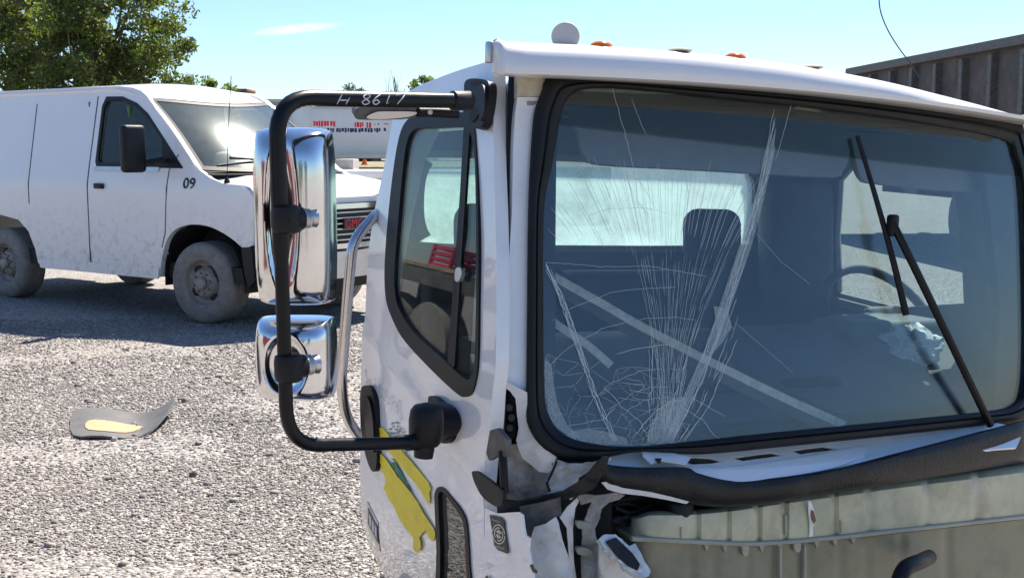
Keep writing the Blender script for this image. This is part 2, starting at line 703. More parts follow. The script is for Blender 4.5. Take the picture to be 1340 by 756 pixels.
# road mud thrown up by the wheels: thins out with height
_t = M['van_low'].node_tree
_mx = [n for n in _t.nodes if n.type == 'MIX_RGB'][0]
_rl = _mx.inputs[0].links[0].from_socket
_g = _t.nodes.new('ShaderNodeNewGeometry')
_sp = _t.nodes.new('ShaderNodeSeparateXYZ')
_t.links.new(_g.outputs['Position'], _sp.inputs[0])
_mr = _t.nodes.new('ShaderNodeMapRange')
_mr.inputs[1].default_value = 1.15
_mr.inputs[2].default_value = 0.45
_mr.inputs[3].default_value = 0.02
_mr.inputs[4].default_value = 1.6
_t.links.new(_sp.outputs['Z'], _mr.inputs[0])
_mu = _t.nodes.new('ShaderNodeMath')
_mu.operation = 'MULTIPLY'
_mu.use_clamp = True
_t.links.new(_rl, _mu.inputs[0])
_t.links.new(_mr.outputs[0], _mu.inputs[1])
_t.links.new(_mu.outputs[0], _mx.inputs[0])
M['tyre'] = mat('dusty_tyre', (0.22, 0.21, 0.195), 0.85, var=0.25, scale=14, bump=0.2, bscale=90)
M['rim'] = mat('dusty_steel_rim', (0.30, 0.28, 0.25), 0.6, 0.3, var=0.2, scale=14)
M['glass_van'] = glass('van_windscreen', (0.74, 0.82, 0.80), 1.6, dust_veil=0.045, dust_veil_col=(0.50, 0.60, 0.58), rough=0.13)
M['glass_vdoor'] = glass('van_door_glass', (0.55, 0.6, 0.58), 1.5, dust_veil=0.02)
M['grille'] = mat('grille_black', (0.02, 0.02, 0.022), 0.5)
M['red'] = mat('emblem_red', (0.70, 0.025, 0.035), 0.35)
M['orange'] = mat('cone_orange', (0.80, 0.16, 0.02), 0.5, var=0.15, scale=10)
M['trailer'] = mat('trailer_white', (0.80, 0.83, 0.90), 0.4, var=0.05, scale=1.2, dirt=(0.45, 0.42, 0.36), dirt_scale=0.8, dirt_amt=0.3)
M['trailer_grey'] = mat('trailer_grey', (0.36, 0.38, 0.40), 0.5, var=0.1, scale=1.5)
M['concrete'] = mat('concrete', (0.36, 0.34, 0.31), 0.85, var=0.2, scale=6, bump=0.3, bscale=40)
M['rust'] = mat('rusty_steel', (0.20, 0.115, 0.06), 0.8, var=0.5, scale=5, bump=0.3, bscale=30)
M['rust_dark'] = mat('brown_dump_body', (0.095, 0.082, 0.075), 0.75, var=0.4, scale=3, bump=0.2, bscale=20)
M['loader'] = mat('faded_yellow_machine', (0.38, 0.23, 0.06), 0.6, var=0.35, scale=4, dirt=(0.13, 0.07, 0.04), dirt_scale=4, dirt_amt=0.9)
M['bark'] = mat('bark', (0.12, 0.095, 0.07), 0.9, var=0.35, scale=8, bump=0.5, bscale=30)
M['mat_grey'] = mat('grey_liner', (0.11, 0.108, 0.104), 0.6, var=0.2, scale=8, bump=0.2, bscale=60)
M['tan'] = mat('tan_felt', (0.42, 0.30, 0.17), 0.85, var=0.15, scale=25)
M['pink'] = mat('red_pink_plastic', (0.62, 0.04, 0.12), 0.4)
M['maroon'] = mat('unseen_box_maroon', (0.16, 0.012, 0.02), 0.3, coat=0.5)


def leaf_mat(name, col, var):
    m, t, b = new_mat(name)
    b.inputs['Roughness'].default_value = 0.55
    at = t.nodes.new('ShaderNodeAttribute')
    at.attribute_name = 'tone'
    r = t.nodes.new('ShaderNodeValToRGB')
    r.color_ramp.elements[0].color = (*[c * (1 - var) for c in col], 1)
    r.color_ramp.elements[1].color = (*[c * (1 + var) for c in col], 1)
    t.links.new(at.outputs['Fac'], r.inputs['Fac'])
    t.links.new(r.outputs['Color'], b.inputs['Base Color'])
    tl = t.nodes.new('ShaderNodeBsdfTranslucent')
    mul = t.nodes.new('ShaderNodeMixRGB')
    mul.blend_type = 'MULTIPLY'
    mul.inputs[0].default_value = 1
    mul.inputs[2].default_value = (1.5, 1.6, 0.6, 1)
    t.links.new(r.outputs['Color'], mul.inputs[1])
    t.links.new(mul.outputs[0], tl.inputs['Color'])
    mx = t.nodes.new('ShaderNodeMixShader')
    mx.inputs[0].default_value = 0.4
    t.links.new(b.outputs[0], mx.inputs[1])
    t.links.new(tl.outputs[0], mx.inputs[2])
    t.links.new(mx.outputs[0], t.nodes['Material Output'].inputs['Surface'])
    return m


M['leaf'] = leaf_mat('leaf_green', (0.10, 0.13, 0.035), 0.45)
M['leaf2'] = leaf_mat('leaf_bush', (0.12, 0.17, 0.04), 0.4)
M['needle'] = leaf_mat('leaf_dark', (0.06, 0.085, 0.045), 0.4)


def gravel_mat(name, stones=False):
    m, t, b = new_mat(name)
    b.inputs['Roughness'].default_value = 0.85
    tc = t.nodes.new('ShaderNodeTexCoord')
    if stones:
        at = t.nodes.new('ShaderNodeAttribute')
        at.attribute_name = 'tone'
        r = t.nodes.new('ShaderNodeValToRGB')
        cr = r.color_ramp
        cr.elements[0].color = (0.12, 0.112, 0.108, 1)
        cr.elements[1].color = (0.56, 0.51, 0.46, 1)
        e = cr.elements.new(0.45)
        e.color = (0.235, 0.217, 0.202, 1)
        e = cr.elements.new(0.8)
        e.color = (0.31, 0.283, 0.26, 1)
        t.links.new(at.outputs['Fac'], r.inputs['Fac'])
        n = t.nodes.new('ShaderNodeTexNoise')
        n.inputs['Scale'].default_value = 140
        t.links.new(tc.outputs['Object'], n.inputs['Vector'])
        mx = t.nodes.new('ShaderNodeMixRGB')
        mx.blend_type = 'OVERLAY'
        mx.inputs[0].default_value = 0.35
        t.links.new(r.outputs['Color'], mx.inputs[1])
        t.links.new(n.outputs['Fac'], mx.inputs[2])
        t.links.new(mx.outputs[0], b.inputs['Base Color'])
        return m
    v = t.nodes.new('ShaderNodeTexVoronoi')
    v.inputs['Scale'].default_value = 55
    t.links.new(tc.outputs['Object'], v.inputs['Vector'])
    sepc = t.nodes.new('ShaderNodeSeparateColor')
    t.links.new(v.outputs['Color'], sepc.inputs[0])
    r = t.nodes.new('ShaderNodeValToRGB')
    r.color_ramp.elements[0].color = (0.12, 0.115, 0.11, 1)
    r.color_ramp.elements[1].color = (0.50, 0.465, 0.43, 1)
    e = r.color_ramp.elements.new(0.5)
    e.color = (0.24, 0.225, 0.215, 1)
    t.links.new(sepc.outputs[0], r.inputs['Fac'])
    # large worn patches: dusty fines and darker damp stone
    n = t.nodes.new('ShaderNodeTexNoise')
    n.inputs['Scale'].default_value = 0.7
    n.inputs['Detail'].default_value = 8
    n.inputs['Roughness'].default_value = 0.6
    t.links.new(tc.outputs['Object'], n.inputs['Vector'])
    r2 = t.nodes.new('ShaderNodeValToRGB')
    r2.color_ramp.elements[0].position = 0.48
    r2.color_ramp.elements[1].position = 0.68
    t.links.new(n.outputs['Fac'], r2.inputs['Fac'])
    mx = t.nodes.new('ShaderNodeMixRGB')
    mulf = t.nodes.new('ShaderNodeMath')
    mulf.operation = 'MULTIPLY'
    mulf.inputs[1].default_value = 0.75
    t.links.new(r2.outputs['Color'], mulf.inputs[0])
    t.links.new(mulf.outputs[0], mx.inputs[0])
    t.links.new(r.outputs['Color'], mx.inputs[1])
    mx.inputs[2].default_value = (0.33, 0.295, 0.255, 1)
    t.links.new(mx.outputs[0], b.inputs['Base Color'])
    bp = t.nodes.new('ShaderNodeBump')
    bp.inputs['Strength'].default_value = 0.8
    bp.inputs['Distance'].default_value = 0.02
    inv = t.nodes.new('ShaderNodeMath')
    inv.operation = 'SUBTRACT'
    inv.inputs[0].default_value = 1
    t.links.new(v.outputs['Distance'], inv.inputs[1])
    t.links.new(inv.outputs[0], bp.inputs['Height'])
    t.links.new(bp.outputs['Normal'], b.inputs['Normal'])
    return m


M['ground'] = gravel_mat('gravel_ground')
M['stones'] = gravel_mat('gravel_stones', True)
M['grass'] = mat('dry_grass', (0.23, 0.20, 0.11), 0.9, var=0.4, scale=3, bump=0.5, bscale=20)

# ================================================================== the place
# ------------------------------------------------------------------ ground
gm = bpy.data.meshes.new('gravel_ground')
gb = bmesh.new()
bmesh.ops.create_grid(gb, x_segments=60, y_segments=60, size=400)
for v in gb.verts:
    v.co.y += 300
gb.to_mesh(gm)
gb.free()
ground = link('ground', gm, M['ground'], None, 0)
tag(ground, kind='structure')


def stone_field():
    bm = bmesh.new()
    bmesh.ops.create_icosphere(bm, subdivisions=1, radius=1)
    tv = np.array([v.co[:] for v in bm.verts])
    tf = np.array([[v.index for v in f.verts] for f in bm.faces])
    bm.free()
    xs, ys, ss = [], [], []
    for y0, y1, dens, s0, s1 in ((3.5, 5.4, 6600, .004, .0098), (5.4, 7.6, 4200, .005, .0108), (7.6, 10.5, 1900, .006, .013), (3.5, 9.0, 14, .016, .028)):
        n = int(dens * (y1 - y0) * (0.47 * (y0 + y1) / 2 + 1.0))
        y = rng.uniform(y0, y1, n)
        x = rng.uniform(0, 1, n) * (0.47 * y + 1.0) - 0.47 * y - 0.15
        xs.append(x); ys.append(y)
        ss.append(s0 + (s1 - s0) * rng.random(n) ** 1.8)
    x, y, s = map(np.concatenate, (xs, ys, ss))
    # dusty wheel tracks and worn patches carry fewer stones
    worn = np.array([noise.fractal(Vector((a * .55 + 3, b * .9, 2.0)), .8, 2.0, 4) for a, b in zip(x, y)])
    keep = rng.random(len(x)) > np.clip((worn - .12) * 2.6, 0, .78)
    x, y, s = x[keep], y[keep], s[keep]
    n = len(x)
    nv = len(tv)
    # per-stone lumpy shape, random turn
    jit = 1 + rng.normal(0, .22, (n, nv))
    v = tv[None] * jit[..., None] * s[:, None, None]
    v[:, :, 0] *= rng.uniform(.7, 1.35, n)[:, None]
    v[:, :, 2] *= rng.uniform(.38, .68, n)[:, None]
    a = rng.uniform(0, 6.283, n)
    ca, sa = np.cos(a)[:, None], np.sin(a)[:, None]
    tl = rng.normal(0, .3, n)[:, None]
    vx, vy, vz = v[..., 0], v[..., 1], v[..., 2]
    vx, vz = vx * np.cos(tl) - vz * np.sin(tl), vx * np.sin(tl) + vz * np.cos(tl)
    X = vx * ca - vy * sa + x[:, None]
    Y = vx * sa + vy * ca + y[:, None]
    Z = vz + (s * rng.uniform(-.05, .32, n))[:, None]
    co = np.stack([X, Y, Z], -1).reshape(-1, 3)
    fi = (tf[None] + (np.arange(n) * nv)[:, None, None]).reshape(-1, 3)
    me = bpy.data.meshes.new('gravel')
    me.vertices.add(len(co))
    me.vertices.foreach_set('co', co.astype(np.float32).ravel())
    me.loops.add(fi.size)
    me.loops.foreach_set('vertex_index', fi.astype(np.int32).ravel())
    me.polygons.add(len(fi))
    me.polygons.foreach_set('loop_start', np.arange(0, fi.size, 3, dtype=np.int32))
    me.polygons.foreach_set('loop_total', np.full(len(fi), 3, dtype=np.int32))
    me.update(calc_edges=True)
    tone = np.clip(rng.beta(2.2, 2.2, n) + .12 * np.sin(x * 2.3 + 1.3 * np.sin(y * 1.7)) * np.sin(y * 2.9 + x), 0, 1)
    at = me.attributes.new('tone', 'FLOAT', 'POINT')
    at.data.foreach_set('value', np.repeat(tone, nv).astype(np.float32))
    me.materials.append(M['stones'])
    o = bpy.data.objects.new('gravel', me)
    COL.objects.link(o)
    tag(o, 'loose grey crushed stone gravel covering the yard', 'gravel', kind='stuff')


stone_field()

# ------------------------------------------------------------------ truck cab: frame of reference
PH = R(27)
UC, BOW, RAKE = 0.97, 0.12, 0.22
MC = (Matrix.Translation((0.028, 2.545, 0)) @ Matrix.Rotation(PH, 4, 'Z') @
      Matrix.Translation((.1, 0, 1.2)) @ Matrix.Rotation(R(2.4), 4, 'Y') @ Matrix.Translation((-.1, 0, -1.2)))
MCI = MC.inverted()


def wsv(u, z):
    return RAKE * (z - .86) + BOW * ((u - UC) / UC) ** 2


def gside(z):
    return .09 * max(0, (z - 1.0) / .74) ** 1.5 + .10 * max(0, (.62 - z) / .4) ** 2


def S_ws(off=0.0):
    def F(p):
        q = MCI @ p
        return q.y - wsv(q.x, q.z) - off
    return F


def S_side(out=0.0):
    def F(p):
        q = MCI @ p
        return q.x - gside(q.z) + out
    return F


def S_v(v0, bow=BOW):
    def F(p):
        q = MCI @ p
        return q.y - v0 - bow * ((q.x - UC) / UC) ** 2
    return F


def S_plane(pt, nrm):
    pt, nrm = Vector(pt), Vector(nrm)

    def F(p):
        return ((MCI @ p) - pt).dot(nrm)
    return F


def C_(u, v, z):
    return MC @ Vector((u, v, z))


cab = thing('truck_cab', C_(.97, .6, .0).xy.to_3d(), 'wrecked white truck cab with shattered windscreen and torn front corner, resting on gravel', 'truck cab')

# ---- door -------------------------------------------------------------
door_out = [(647, 83), (647, 131), (647, 242), (648.5, 342), (649, 416), (648, 480), (645, 511), (642, 558), (636, 593), (634, 625), (633, 690), (633, 790),
            (560, 800), (530, 785), (506, 755), (490, 728), (477, 698), (472, 660), (471, 604), (472, 529), (474, 450), (477, 420), (481, 347), (489, 280), (500, 227),
            (509, 176), (513, 155), (521, 133), (534, 120), (552, 110), (572, 102), (600, 92), (625, 85), (640, 81.5)]
win_out = [(607, 147), (575, 149), (545, 151), (532, 158), (523, 176), (516, 212), (509, 270), (504, 330), (503, 365), (505, 392), (511, 412), (525, 440), (549, 468), (580, 499),
           (600, 516), (609, 519), (617, 514), (622, 498), (625, 470), (626, 395), (625.5, 289), (623, 199), (620, 165), (615, 150)]
win_in = [(600, 166), (575, 167), (551, 167.5), (540, 171), (532, 187), (527, 222), (520, 300), (516, 355), (517, 385), (523, 406), (543, 437), (580, 470), (605, 493), (613, 496),
          (618, 488), (621, 465), (623, 368), (622, 240), (619, 190), (612, 170)]
peep_out = [(573, 790), (571, 720), (568.5, 660), (568.5, 645), (573, 637), (581, 639), (592, 652), (604, 668), (611, 688), (614, 740), (615, 790)]
peep_in = [(578, 790), (576, 720), (573.5, 660), (573.5, 647), (576, 643), (581, 645), (590, 657), (601, 673), (607, 690), (609.5, 740), (610.5, 790)]


def dent(v, p):
    q = MCI @ v
    n = noise.noise(Vector((q.y * 3.1, q.z * 2.7, 1.7))) * .006 + noise.noise(Vector((q.y * 11, q.z * 9, 4.2))) * .0012
    # pressed feature line below the window
    n += .004 * math.exp(-((q.z - (.98 - .30 * (1 - q.y))) / .03) ** 2)
    return (MC.to_3x3() @ Vector((-n, 0, 0)))


door = pxsheet('door', door_out, S_side(0), M['paint'], cab, thick=.035, holes=[win_out, peep_out], step=9, smoothn=4, disp=dent, smooth=50)
tag(door, 'white passenger door with yellow tape across a green logo')
pxsheet('window_seal', win_out, S_side(.006), M['rubber'], door, thick=.012, holes=[win_in], step=0, smoothn=4, smooth=50)
pxsheet('door_window', win_in, S_side(-.003), M['glass_side'], door, thick=.004, step=20, smoothn=4)
# divider post of the vent window
pxsheet('window_divider', [(607, 160), (615, 160), (606, 300), (594.5, 478), (591, 486), (585, 478), (594, 360), (602, 250)], S_side(.004), M['rubber'], door, thick=.007, step=0)
pxsheet('window_latch', [(596, 352), (602, 350), (604, 358), (600, 368), (595, 366)], S_side(.016), M['alu'], door, thick=.01, step=0, smoothn=3)
pxsheet('peep_seal', peep_out, S_side(.004), M['rubber'], door, thick=.025, holes=[peep_in], step=0, smoothn=3)
pxsheet('peep_window', peep_in, S_side(-.008), M['glass_peep'], door, thick=.004, step=0, smoothn=3)
# door handle
hd = pxsheet('door_handle', [(478, 504), (484, 507), (490, 524), (492, 560), (493, 600), (490, 616), (484, 612), (477, 590), (472, 555), (471, 520), (473, 507)], S_side(.014), M['plastic'], door, thick=.02, step=0, smoothn=4)
pxsheet('handle_paddle', [(476, 520), (482, 522), (487, 545), (489, 585), (486, 590), (479, 565), (475, 540)], S_side(.022), M['black'], door, thick=.008, step=0, smoothn=4)
# small data plate low on the door's rear edge
pl = pxsheet('data_plate', [(480, 656), (494.5, 684), (497, 721), (495, 720), (480.5, 690), (478.5, 673)], S_side(.004), M['alu'], door, thick=.003, step=0)
pxsheet('plate_print', [(481.5, 664), (493.5, 688), (495, 712), (481.5, 685)], S_side(.0052), M['ink'], pl, thick=.001, step=0)
for k in range(3):
    t = k / 2.4
    pxsheet('plate_letter', [(483 + 3.6 * k, 672 + 7 * k), (485.2 + 3.6 * k, 676 + 7 * k), (485.6 + 3.6 * k, 690 + 7 * k), (483.4 + 3.6 * k, 686 + 7 * k)], S_side(.0066), M['ink_white'], pl, thick=.0008, step=0)

# ---- yellow tape and green logo remains
def wrinkle(v, p):
    a = noise.noise(Vector((p[0] * .12, p[1] * .05, 3))) * .0022
    return MC.to_3x3() @ Vector((-a, 0, 0))


pxsheet('yellow_tape', [(481, 569), (486, 563), (492, 558), (500.7, 560), (512, 574), (523, 587), (539, 605), (550, 618), (560, 631), (564, 639), (562, 644), (563, 652), (561.5, 660), (558, 656), (551, 643), (543.6, 632), (534, 622), (524.5, 610), (509, 590.5), (497, 578), (489, 572)],
        S_side(.004), M['yellow'], door, thick=.0015, step=7, disp=wrinkle, dens=5)
pxsheet('yellow_tape', [(487.6, 590), (494.8, 591), (502, 597), (509, 606), (520, 623), (528, 632), (536.4, 643), (546, 657), (555.5, 673), (561, 682), (568, 692), (570, 698), (568.6, 704), (565, 708), (560, 701), (556.7, 693), (552, 698), (548, 703), (550, 709), (550.7, 715), (547, 723), (542, 720), (540, 714), (541, 705),
                        (539, 700), (533, 694), (529, 688.6), (522, 678), (517, 665), (510, 655), (504, 643), (501, 639), (504, 632), (503, 622), (498, 614), (499, 608), (496, 603), (491, 600), (492, 595)],
        S_side(.0045), M['yellow'], door, thick=.0015, step=7, disp=wrinkle, dens=5)
gl1 = [[(510, 606), (514, 604), (518.6, 604.5), (521, 611), (525, 617), (527, 622), (531.7, 631), (528, 630), (521, 620), (517, 612), (514, 611.5)],
       [(512, 600), (516, 599.5), (520, 603), (518, 604)],
       [(529, 629), (533, 633), (538, 642), (534, 640)]]
gp = bpy.data.objects.new('green_logo', None)
V, F = [], []
for g in gl1:
    v2, f = tri2d(densify(g, 3), [], 0)
    V3, F3 = solidify([hit(*p, S_side(.0025)) for p in v2], f, .001)
    k = len(V); V += V3; F += [[i + k for i in q] for q in F3]
bpy.data.objects.remove(gp)
mk('green_logo', V, F, M['green'], door, 0)
# faint dotted ring of the old logo
V, F = [], []
for k in range(150):
    a = random.uniform(-2.9, .4)
    rr = random.choice((17, 20, 23, 26, 29)) + random.uniform(-.6, .6)
    cx, cy = 517 + rr * .55 * math.cos(a), 597 + rr * 1.55 * math.sin(a)
    if cy > 612 or cy < 552:
        continue
    s = random.uniform(.7, 1.5)
    sq = [(cx - s * .5, cy - s), (cx + s * .5, cy - s * .6), (cx + s * .5, cy + s), (cx - s * .5, cy + s * .6)]
    V3, F3 = solidify([hit(*p, S_side(.0022)) for p in sq], [[0, 1, 2], [0, 2, 3]], .0006)
    k0 = len(V); V += V3; F += [[i + k0 for i in q] for q in F3]
tag(mk('green_print_dots', V, F, M['greenpale'], door, 0), kind='stuff')

# ---- marker handwriting (stroke letters)
GL = {'H': [[(.12, 0), (.3, 1)], [(.6, 0), (.75, .7)], [(.18, .42), (.7, .42)]],
      '8': [[(.3, .52), (.05, .78), (.3, 1), (.58, .8), (.3, .52), (.02, .24), (.3, 0), (.6, .22), (.3, .52)]],
      '6': [[(.55, 1), (.2, .65), (.06, .25), (.3, 0), (.56, .22), (.32, .46), (.1, .28)]],
      '1': [[(.35, .95), (.2, .05)]], '.': [[(.1, .18), (.16, .1)]],
      '7': [[(.0, .9), (.65, 1), (.25, 0)]],
      'S': [[(.5, .9), (.2, 1), (.1, .7), (.45, .45), (.45, .1), (.1, .02)]],
      'n': [[(.08, .55), (.1, 0)], [(.1, .4), (.35, .55), (.45, .3), (.45, 0)]],
      '3': [[(.05, .95), (.4, 1), (.45, .7), (.2, .55), (.5, .3), (.3, 0), (.02, .08)]],
      '0': [[(.3, 1), (.05, .6), (.1, .1), (.35, 0), (.52, .5), (.3, 1)]],
      '5': [[(.5, 1), (.12, .98), (.1, .6), (.4, .6), (.5, .25), (.3, 0), (.05, .08)]],
      'P': [[(.1, 0), (.1, 1), (.45, .9), (.45, .6), (.12, .5)]],
      'd': [[(.45, .5), (.15, .5), (.05, .2), (.25, 0), (.45, .15), (.5, 1), (.5, 0)]],
      'O': [[(.35, 1.3), (.02, .8), (.05, .0), (.4, -.2), (.7, .3), (.6, 1.1), (.35, 1.3)]]}


def write_px(name, body, origin, ex, ey, adv, surf, width, m, parent, nrm):
    lines = []
    x = 0
    for ch in body:
        if ch == ' ':
            x += adv * .6
            continue
        for st in GL[ch]:
            c = catmull([(a + x, b) for a, b in st], 6, closed=False) if len(st) > 2 else [Vector(((1 - t) * st[0][0] + t * st[1][0] + x, (1 - t) * st[0][1] + t * st[1][1])) for t in (0, .25, .5, .75, 1)]
            lines.append([hit(origin[0] + ex[0] * q[0] + ey[0] * q[1], origin[1] + ex[1] * q[0] + ey[1] * q[1], surf) for q in c])
        x += adv if ch not in '1.' else adv * .6
    V, F = ribbons_vf(lines, width, nrm)
    return tag(mk(name, V, F, m, parent, 0, closed=False), kind='stuff')


write_px('marker_writing', 'Sn 31005 PdO', (478, 499), (6.2, 6.2), (-1.0, -17), .72, S_side(.0025), .0015, M['ink'], door, MC.to_3x3() @ Vector((-1, 0, 0)))

# ---- cab side frame behind the door, rear wall, far side, roof -------------
def side_map(off):
    return lambda v, z: C_(gside(z) + off, v, z)


body = uvsheet('cab_body', [(.26, .24), (1.16, .24), (1.10, .9), (1.06, 1.2), (1.0, 1.60), (.94, 1.69), (.34, 1.70), (.29, 1.2)], side_map(.045), M['paint'], cab, .05,
               holes=[[(.36, .34), (1.02, .34), (1.02, 1.0), (.95, 1.52), (.88, 1.61), (.44, 1.62), (.37, 1.1)]], dens=.05, step=.06)
RW = [(0.33, 1.245), (1.5, 1.245), (1.575, 1.275), (1.6, 1.34), (1.6, 1.45), (1.575, 1.515), (1.5, 1.54), (0.33, 1.54), (0.27, 1.515), (0.245, 1.45), (0.245, 1.34), (0.27, 1.275)]
RW = [tuple(p) for p in catmull(RW, 3)]
rear = uvsheet('rear_wall', [(.12, .24), (1.84, .24), (1.82, 1.5), (1.74, 1.70), (.26, 1.70), (.19, 1.5), (.14, 1.1)], lambda u, z: C_(u, 1.2, z), M['int_mid'], cab, .05, holes=[RW], dens=.08, step=.15)
uvsheet('rear_panel', [(.12, .24), (1.84, .24), (1.82, 1.5), (1.74, 1.70), (.26, 1.70), (.19, 1.5), (.14, 1.1)], lambda u, z: C_(u, 1.256, z), M['paint'], rear, .02, holes=[RW], dens=.08, step=.15, eye=C_(.9, 5, 1))
uvsheet('rear_window', RW, lambda u, z: C_(u, 1.225, z), M['glass_rear'], rear, .004, dens=.1, step=.2)
uvsheet('rear_window_seal', [(.97 + (a - .97) * 1.025 - .0, 1.392 + (b - 1.392) * 1.10) for a, b in RW], lambda u, z: C_(u, 1.196, z), M['int_light'], rear, .012,
        holes=[[(.95 + (a - .95) * .985, 1.392 + (b - 1.392) * .95) for a, b in RW]], step=0)
fs = uvsheet('far_side', [(.26, .24), (1.2, .24), (1.2, 1.60), (1.12, 1.69), (.34, 1.70), (.29, 1.2), (.12, .86)], lambda v, z: C_(1.91 - gside(z), v, z), M['paint'], cab, .03,
             holes=[[(.40, 1.10), (.72, 1.05), (1.04, 1.07), (1.05, 1.3), (1.02, 1.52), (.92, 1.60), (.48, 1.61), (.42, 1.4)]], dens=.05, step=.08, eye=C_(5, .5, 1))
uvsheet('door_trim', [(.22, .30), (1.18, .30), (1.18, 1.60), (1.10, 1.66), (.34, 1.66), (.29, 1.2), (.14, .86)], lambda v, z: C_(1.865 - gside(z), v, z), M['int_mid'], fs, .02,
        holes=[[(.43, 1.12), (.72, 1.07), (1.02, 1.09), (1.03, 1.3), (1.0, 1.50), (.91, 1.57), (.50, 1.58), (.45, 1.4)]], dens=.05, step=.08)
uvsheet('far_window', [(.40, 1.10), (.72, 1.05), (1.04, 1.07), (1.05, 1.3), (1.02, 1.52), (.92, 1.60), (.48, 1.61), (.42, 1.4)], lambda v, z: C_(1.892 - gside(z), v, z), M['glass_side'], fs, .004, step=.2)
uvsheet('sill_trim', [(.70, 1.025), (1.05, 1.045), (1.10, 1.09), (1.10, 1.11), (1.04, 1.075), (.70, 1.052)], lambda v, z: C_(1.838, v, z), M['int_light'], fs, .02, step=0)
rbox('cab_floor', (.97, .62, .25), (1.74, 1.1, .05), M['int'], cab, .01, M=MC)
fw = rbox('firewall', (.97, .13, .55), (1.70, .04, .62), M['dark'], cab, .01, M=MC)
# roof skin
UL, UR = .085, 1.86


def roof_z(u, v):
    e = abs((u - UC) / (.5 * (UR - UL)))
    return 1.775 - .02 * e ** 2 - .065 * e ** 9 - .05 * max(0, (v - .3) / .92) ** 5 - .02 * max(0, (.3 - v) / .2)


uvsheet('roof', [(UL + .03, .36), (.4, .33), (1.54, .33), (UR - .03, .36), (UR, 1.0), (UR - .12, 1.22), (UL + .2, 1.22), (UL + .06, 1.06), (UL, .85)], lambda u, v: C_(u, v, roof_z(u, v)), M['paint_roof'], cab, .02, dens=.04, step=.05, eye=Vector((0, 3, 9)))
hl = uvsheet('headliner', [(.13, .27), (1.81, .27), (1.81, 1.19), (.13, 1.19)], lambda u, v: C_(u, v, 1.655 + .03 * (1 - abs(u - UC) / .9)), M['int_light'], cab, .01, dens=.1, step=.2, eye=Vector((0, 3, -5)))
for uu in (.5, .97, 1.44):
    rbox('headliner_seam', (uu, .73, 1.655 + .03 * (1 - abs(uu - UC) / .9) - .001), (.012, .9, .006), M['int'], hl, .002, M=MC)
for vv in (.55, .9):
    rbox('headliner_seam', (UC, vv, 1.662), (1.66, .012, .006), M['int'], hl, .002, M=MC)

# ---- external visor / roof brow
lip_px = [(655, 98), (720, 100), (880, 108), (1000, 116), (1100, 125), (1174, 133.5)]
top_px = [(660, 54), (700, 52.5), (780, 57), (880, 64), (960, 72), (1060, 86), (1174, 108)]
lp = [MCI @ hit(*p, S_v(.06)) for p in lip_px]
tp = [MCI @ hit(*p, S_v(.11)) for p in top_px]
zl = np.polyfit([q.x for q in lp], [q.z for q in lp], 2)
zt = np.polyfit([q.x for q in tp], [q.z for q in tp], 2)
u0 = lp[0].x


def lipz(u):
    return float(np.polyval(zl, min(u, 1.3))) + (0 if u < 1.3 else (u - 1.3) * float(np.polyval(np.polyder(zl), 1.3)))


def topz(u):
    return float(np.polyval(zt, min(u, 1.3))) + (0 if u < 1.3 else (u - 1.3) * float(np.polyval(np.polyder(zt), 1.3)))


V, F = [], []
us = [u0 + .004 * i ** 1.0 for i in range(4)] + list(np.linspace(u0 + .02, 1.90, 40)) + [1.915]
for i, u in enumerate(us):
    v0 = .06 + BOW * ((u - UC) / UC) ** 2
    a, b = lipz(u), topz(u)
    h = b - a
    ins = .010 if i in (0, len(us) - 1) else (.004 if i in (1, len(us) - 2) else 0)
    dn = noise.noise(Vector((u * 5, 3, 1))) * .003
    prof = [(.20, a + .03), (.16, a + .004), (.02, a), (.004, a + .004), (0, a + .014), (.002, a + h * .35 + dn), (.012, a + h * .62 + dn), (.03, a + h * .82), (.055, a + h * .94), (.10, b), (.2, b + .004), (.34, b - .004), (.36, b - .03)]
    cz = (a + b) / 2
    kk = min(1, .02 + max(0, u - u0) / .22, .02 + max(0, 1.915 - u) / .22)
    k2 = min(1, .35 + max(0, u - u0) / .10, .35 + max(0, 1.915 - u) / .10)
    for dv, z in prof:
        dv = (dv if dv < .1 else .1 + (dv - .1) * kk) * k2
        V.append(C_(u, v0 + dv + (ins if dv < .1 else 0), z + (cz - z) * (ins * 12)))
n = len(prof)
for i in range(len(us) - 1):
    for k in range(n):
        F.append([i * n + k, i * n + (k + 1) % n, (i + 1) * n + (k + 1) % n, (i + 1) * n + k])
F.append(list(range(n)))
F.append([(len(us) - 1) * n + k for k in range(n)])
vis = mk('roof_visor', V, F, M['paint_roof'], cab, 40)
tag(vis, 'white roof brow above the windscreen')
rbox('visor_end_bracket', (u0 - .004, .235, lipz(u0) + .055), (.014, .02, .05), M['alu'], vis, .003, M=MC)
# marker lamps: two left, three bare mounts
for px, py in ((787, 61), (962, 77)):
    q = MCI @ hit(px, py, S_v(.14))
    base = C_(q.x, q.y, topz(q.x) - .012)
    ml = lathe('marker_lamp', [(.029, 0), (.029, .006), (.026, .014), (.016, .020), (.004, .022)], base, MC.to_3x3() @ Vector((0, 0, 1)), M['amber'], vis, 20)
    lathe('lamp_base', [(.034, 0), (.034, .004), (.031, .006)], base - Vector((0, 0, .001)), MC.to_3x3() @ Vector((0, 0, 1)), M['paint_roof'], ml, 20)
for px, py in ((890, 65), (1062, 86)):
    q = MCI @ hit(px, py, S_v(.14))
    lathe('lamp_mount', [(.03, 0), (.03, .004), (.02, .006)], C_(q.x, q.y, topz(q.x) - .001), MC.to_3x3() @ Vector((0, 0, 1)), M['beige'], vis, 18)
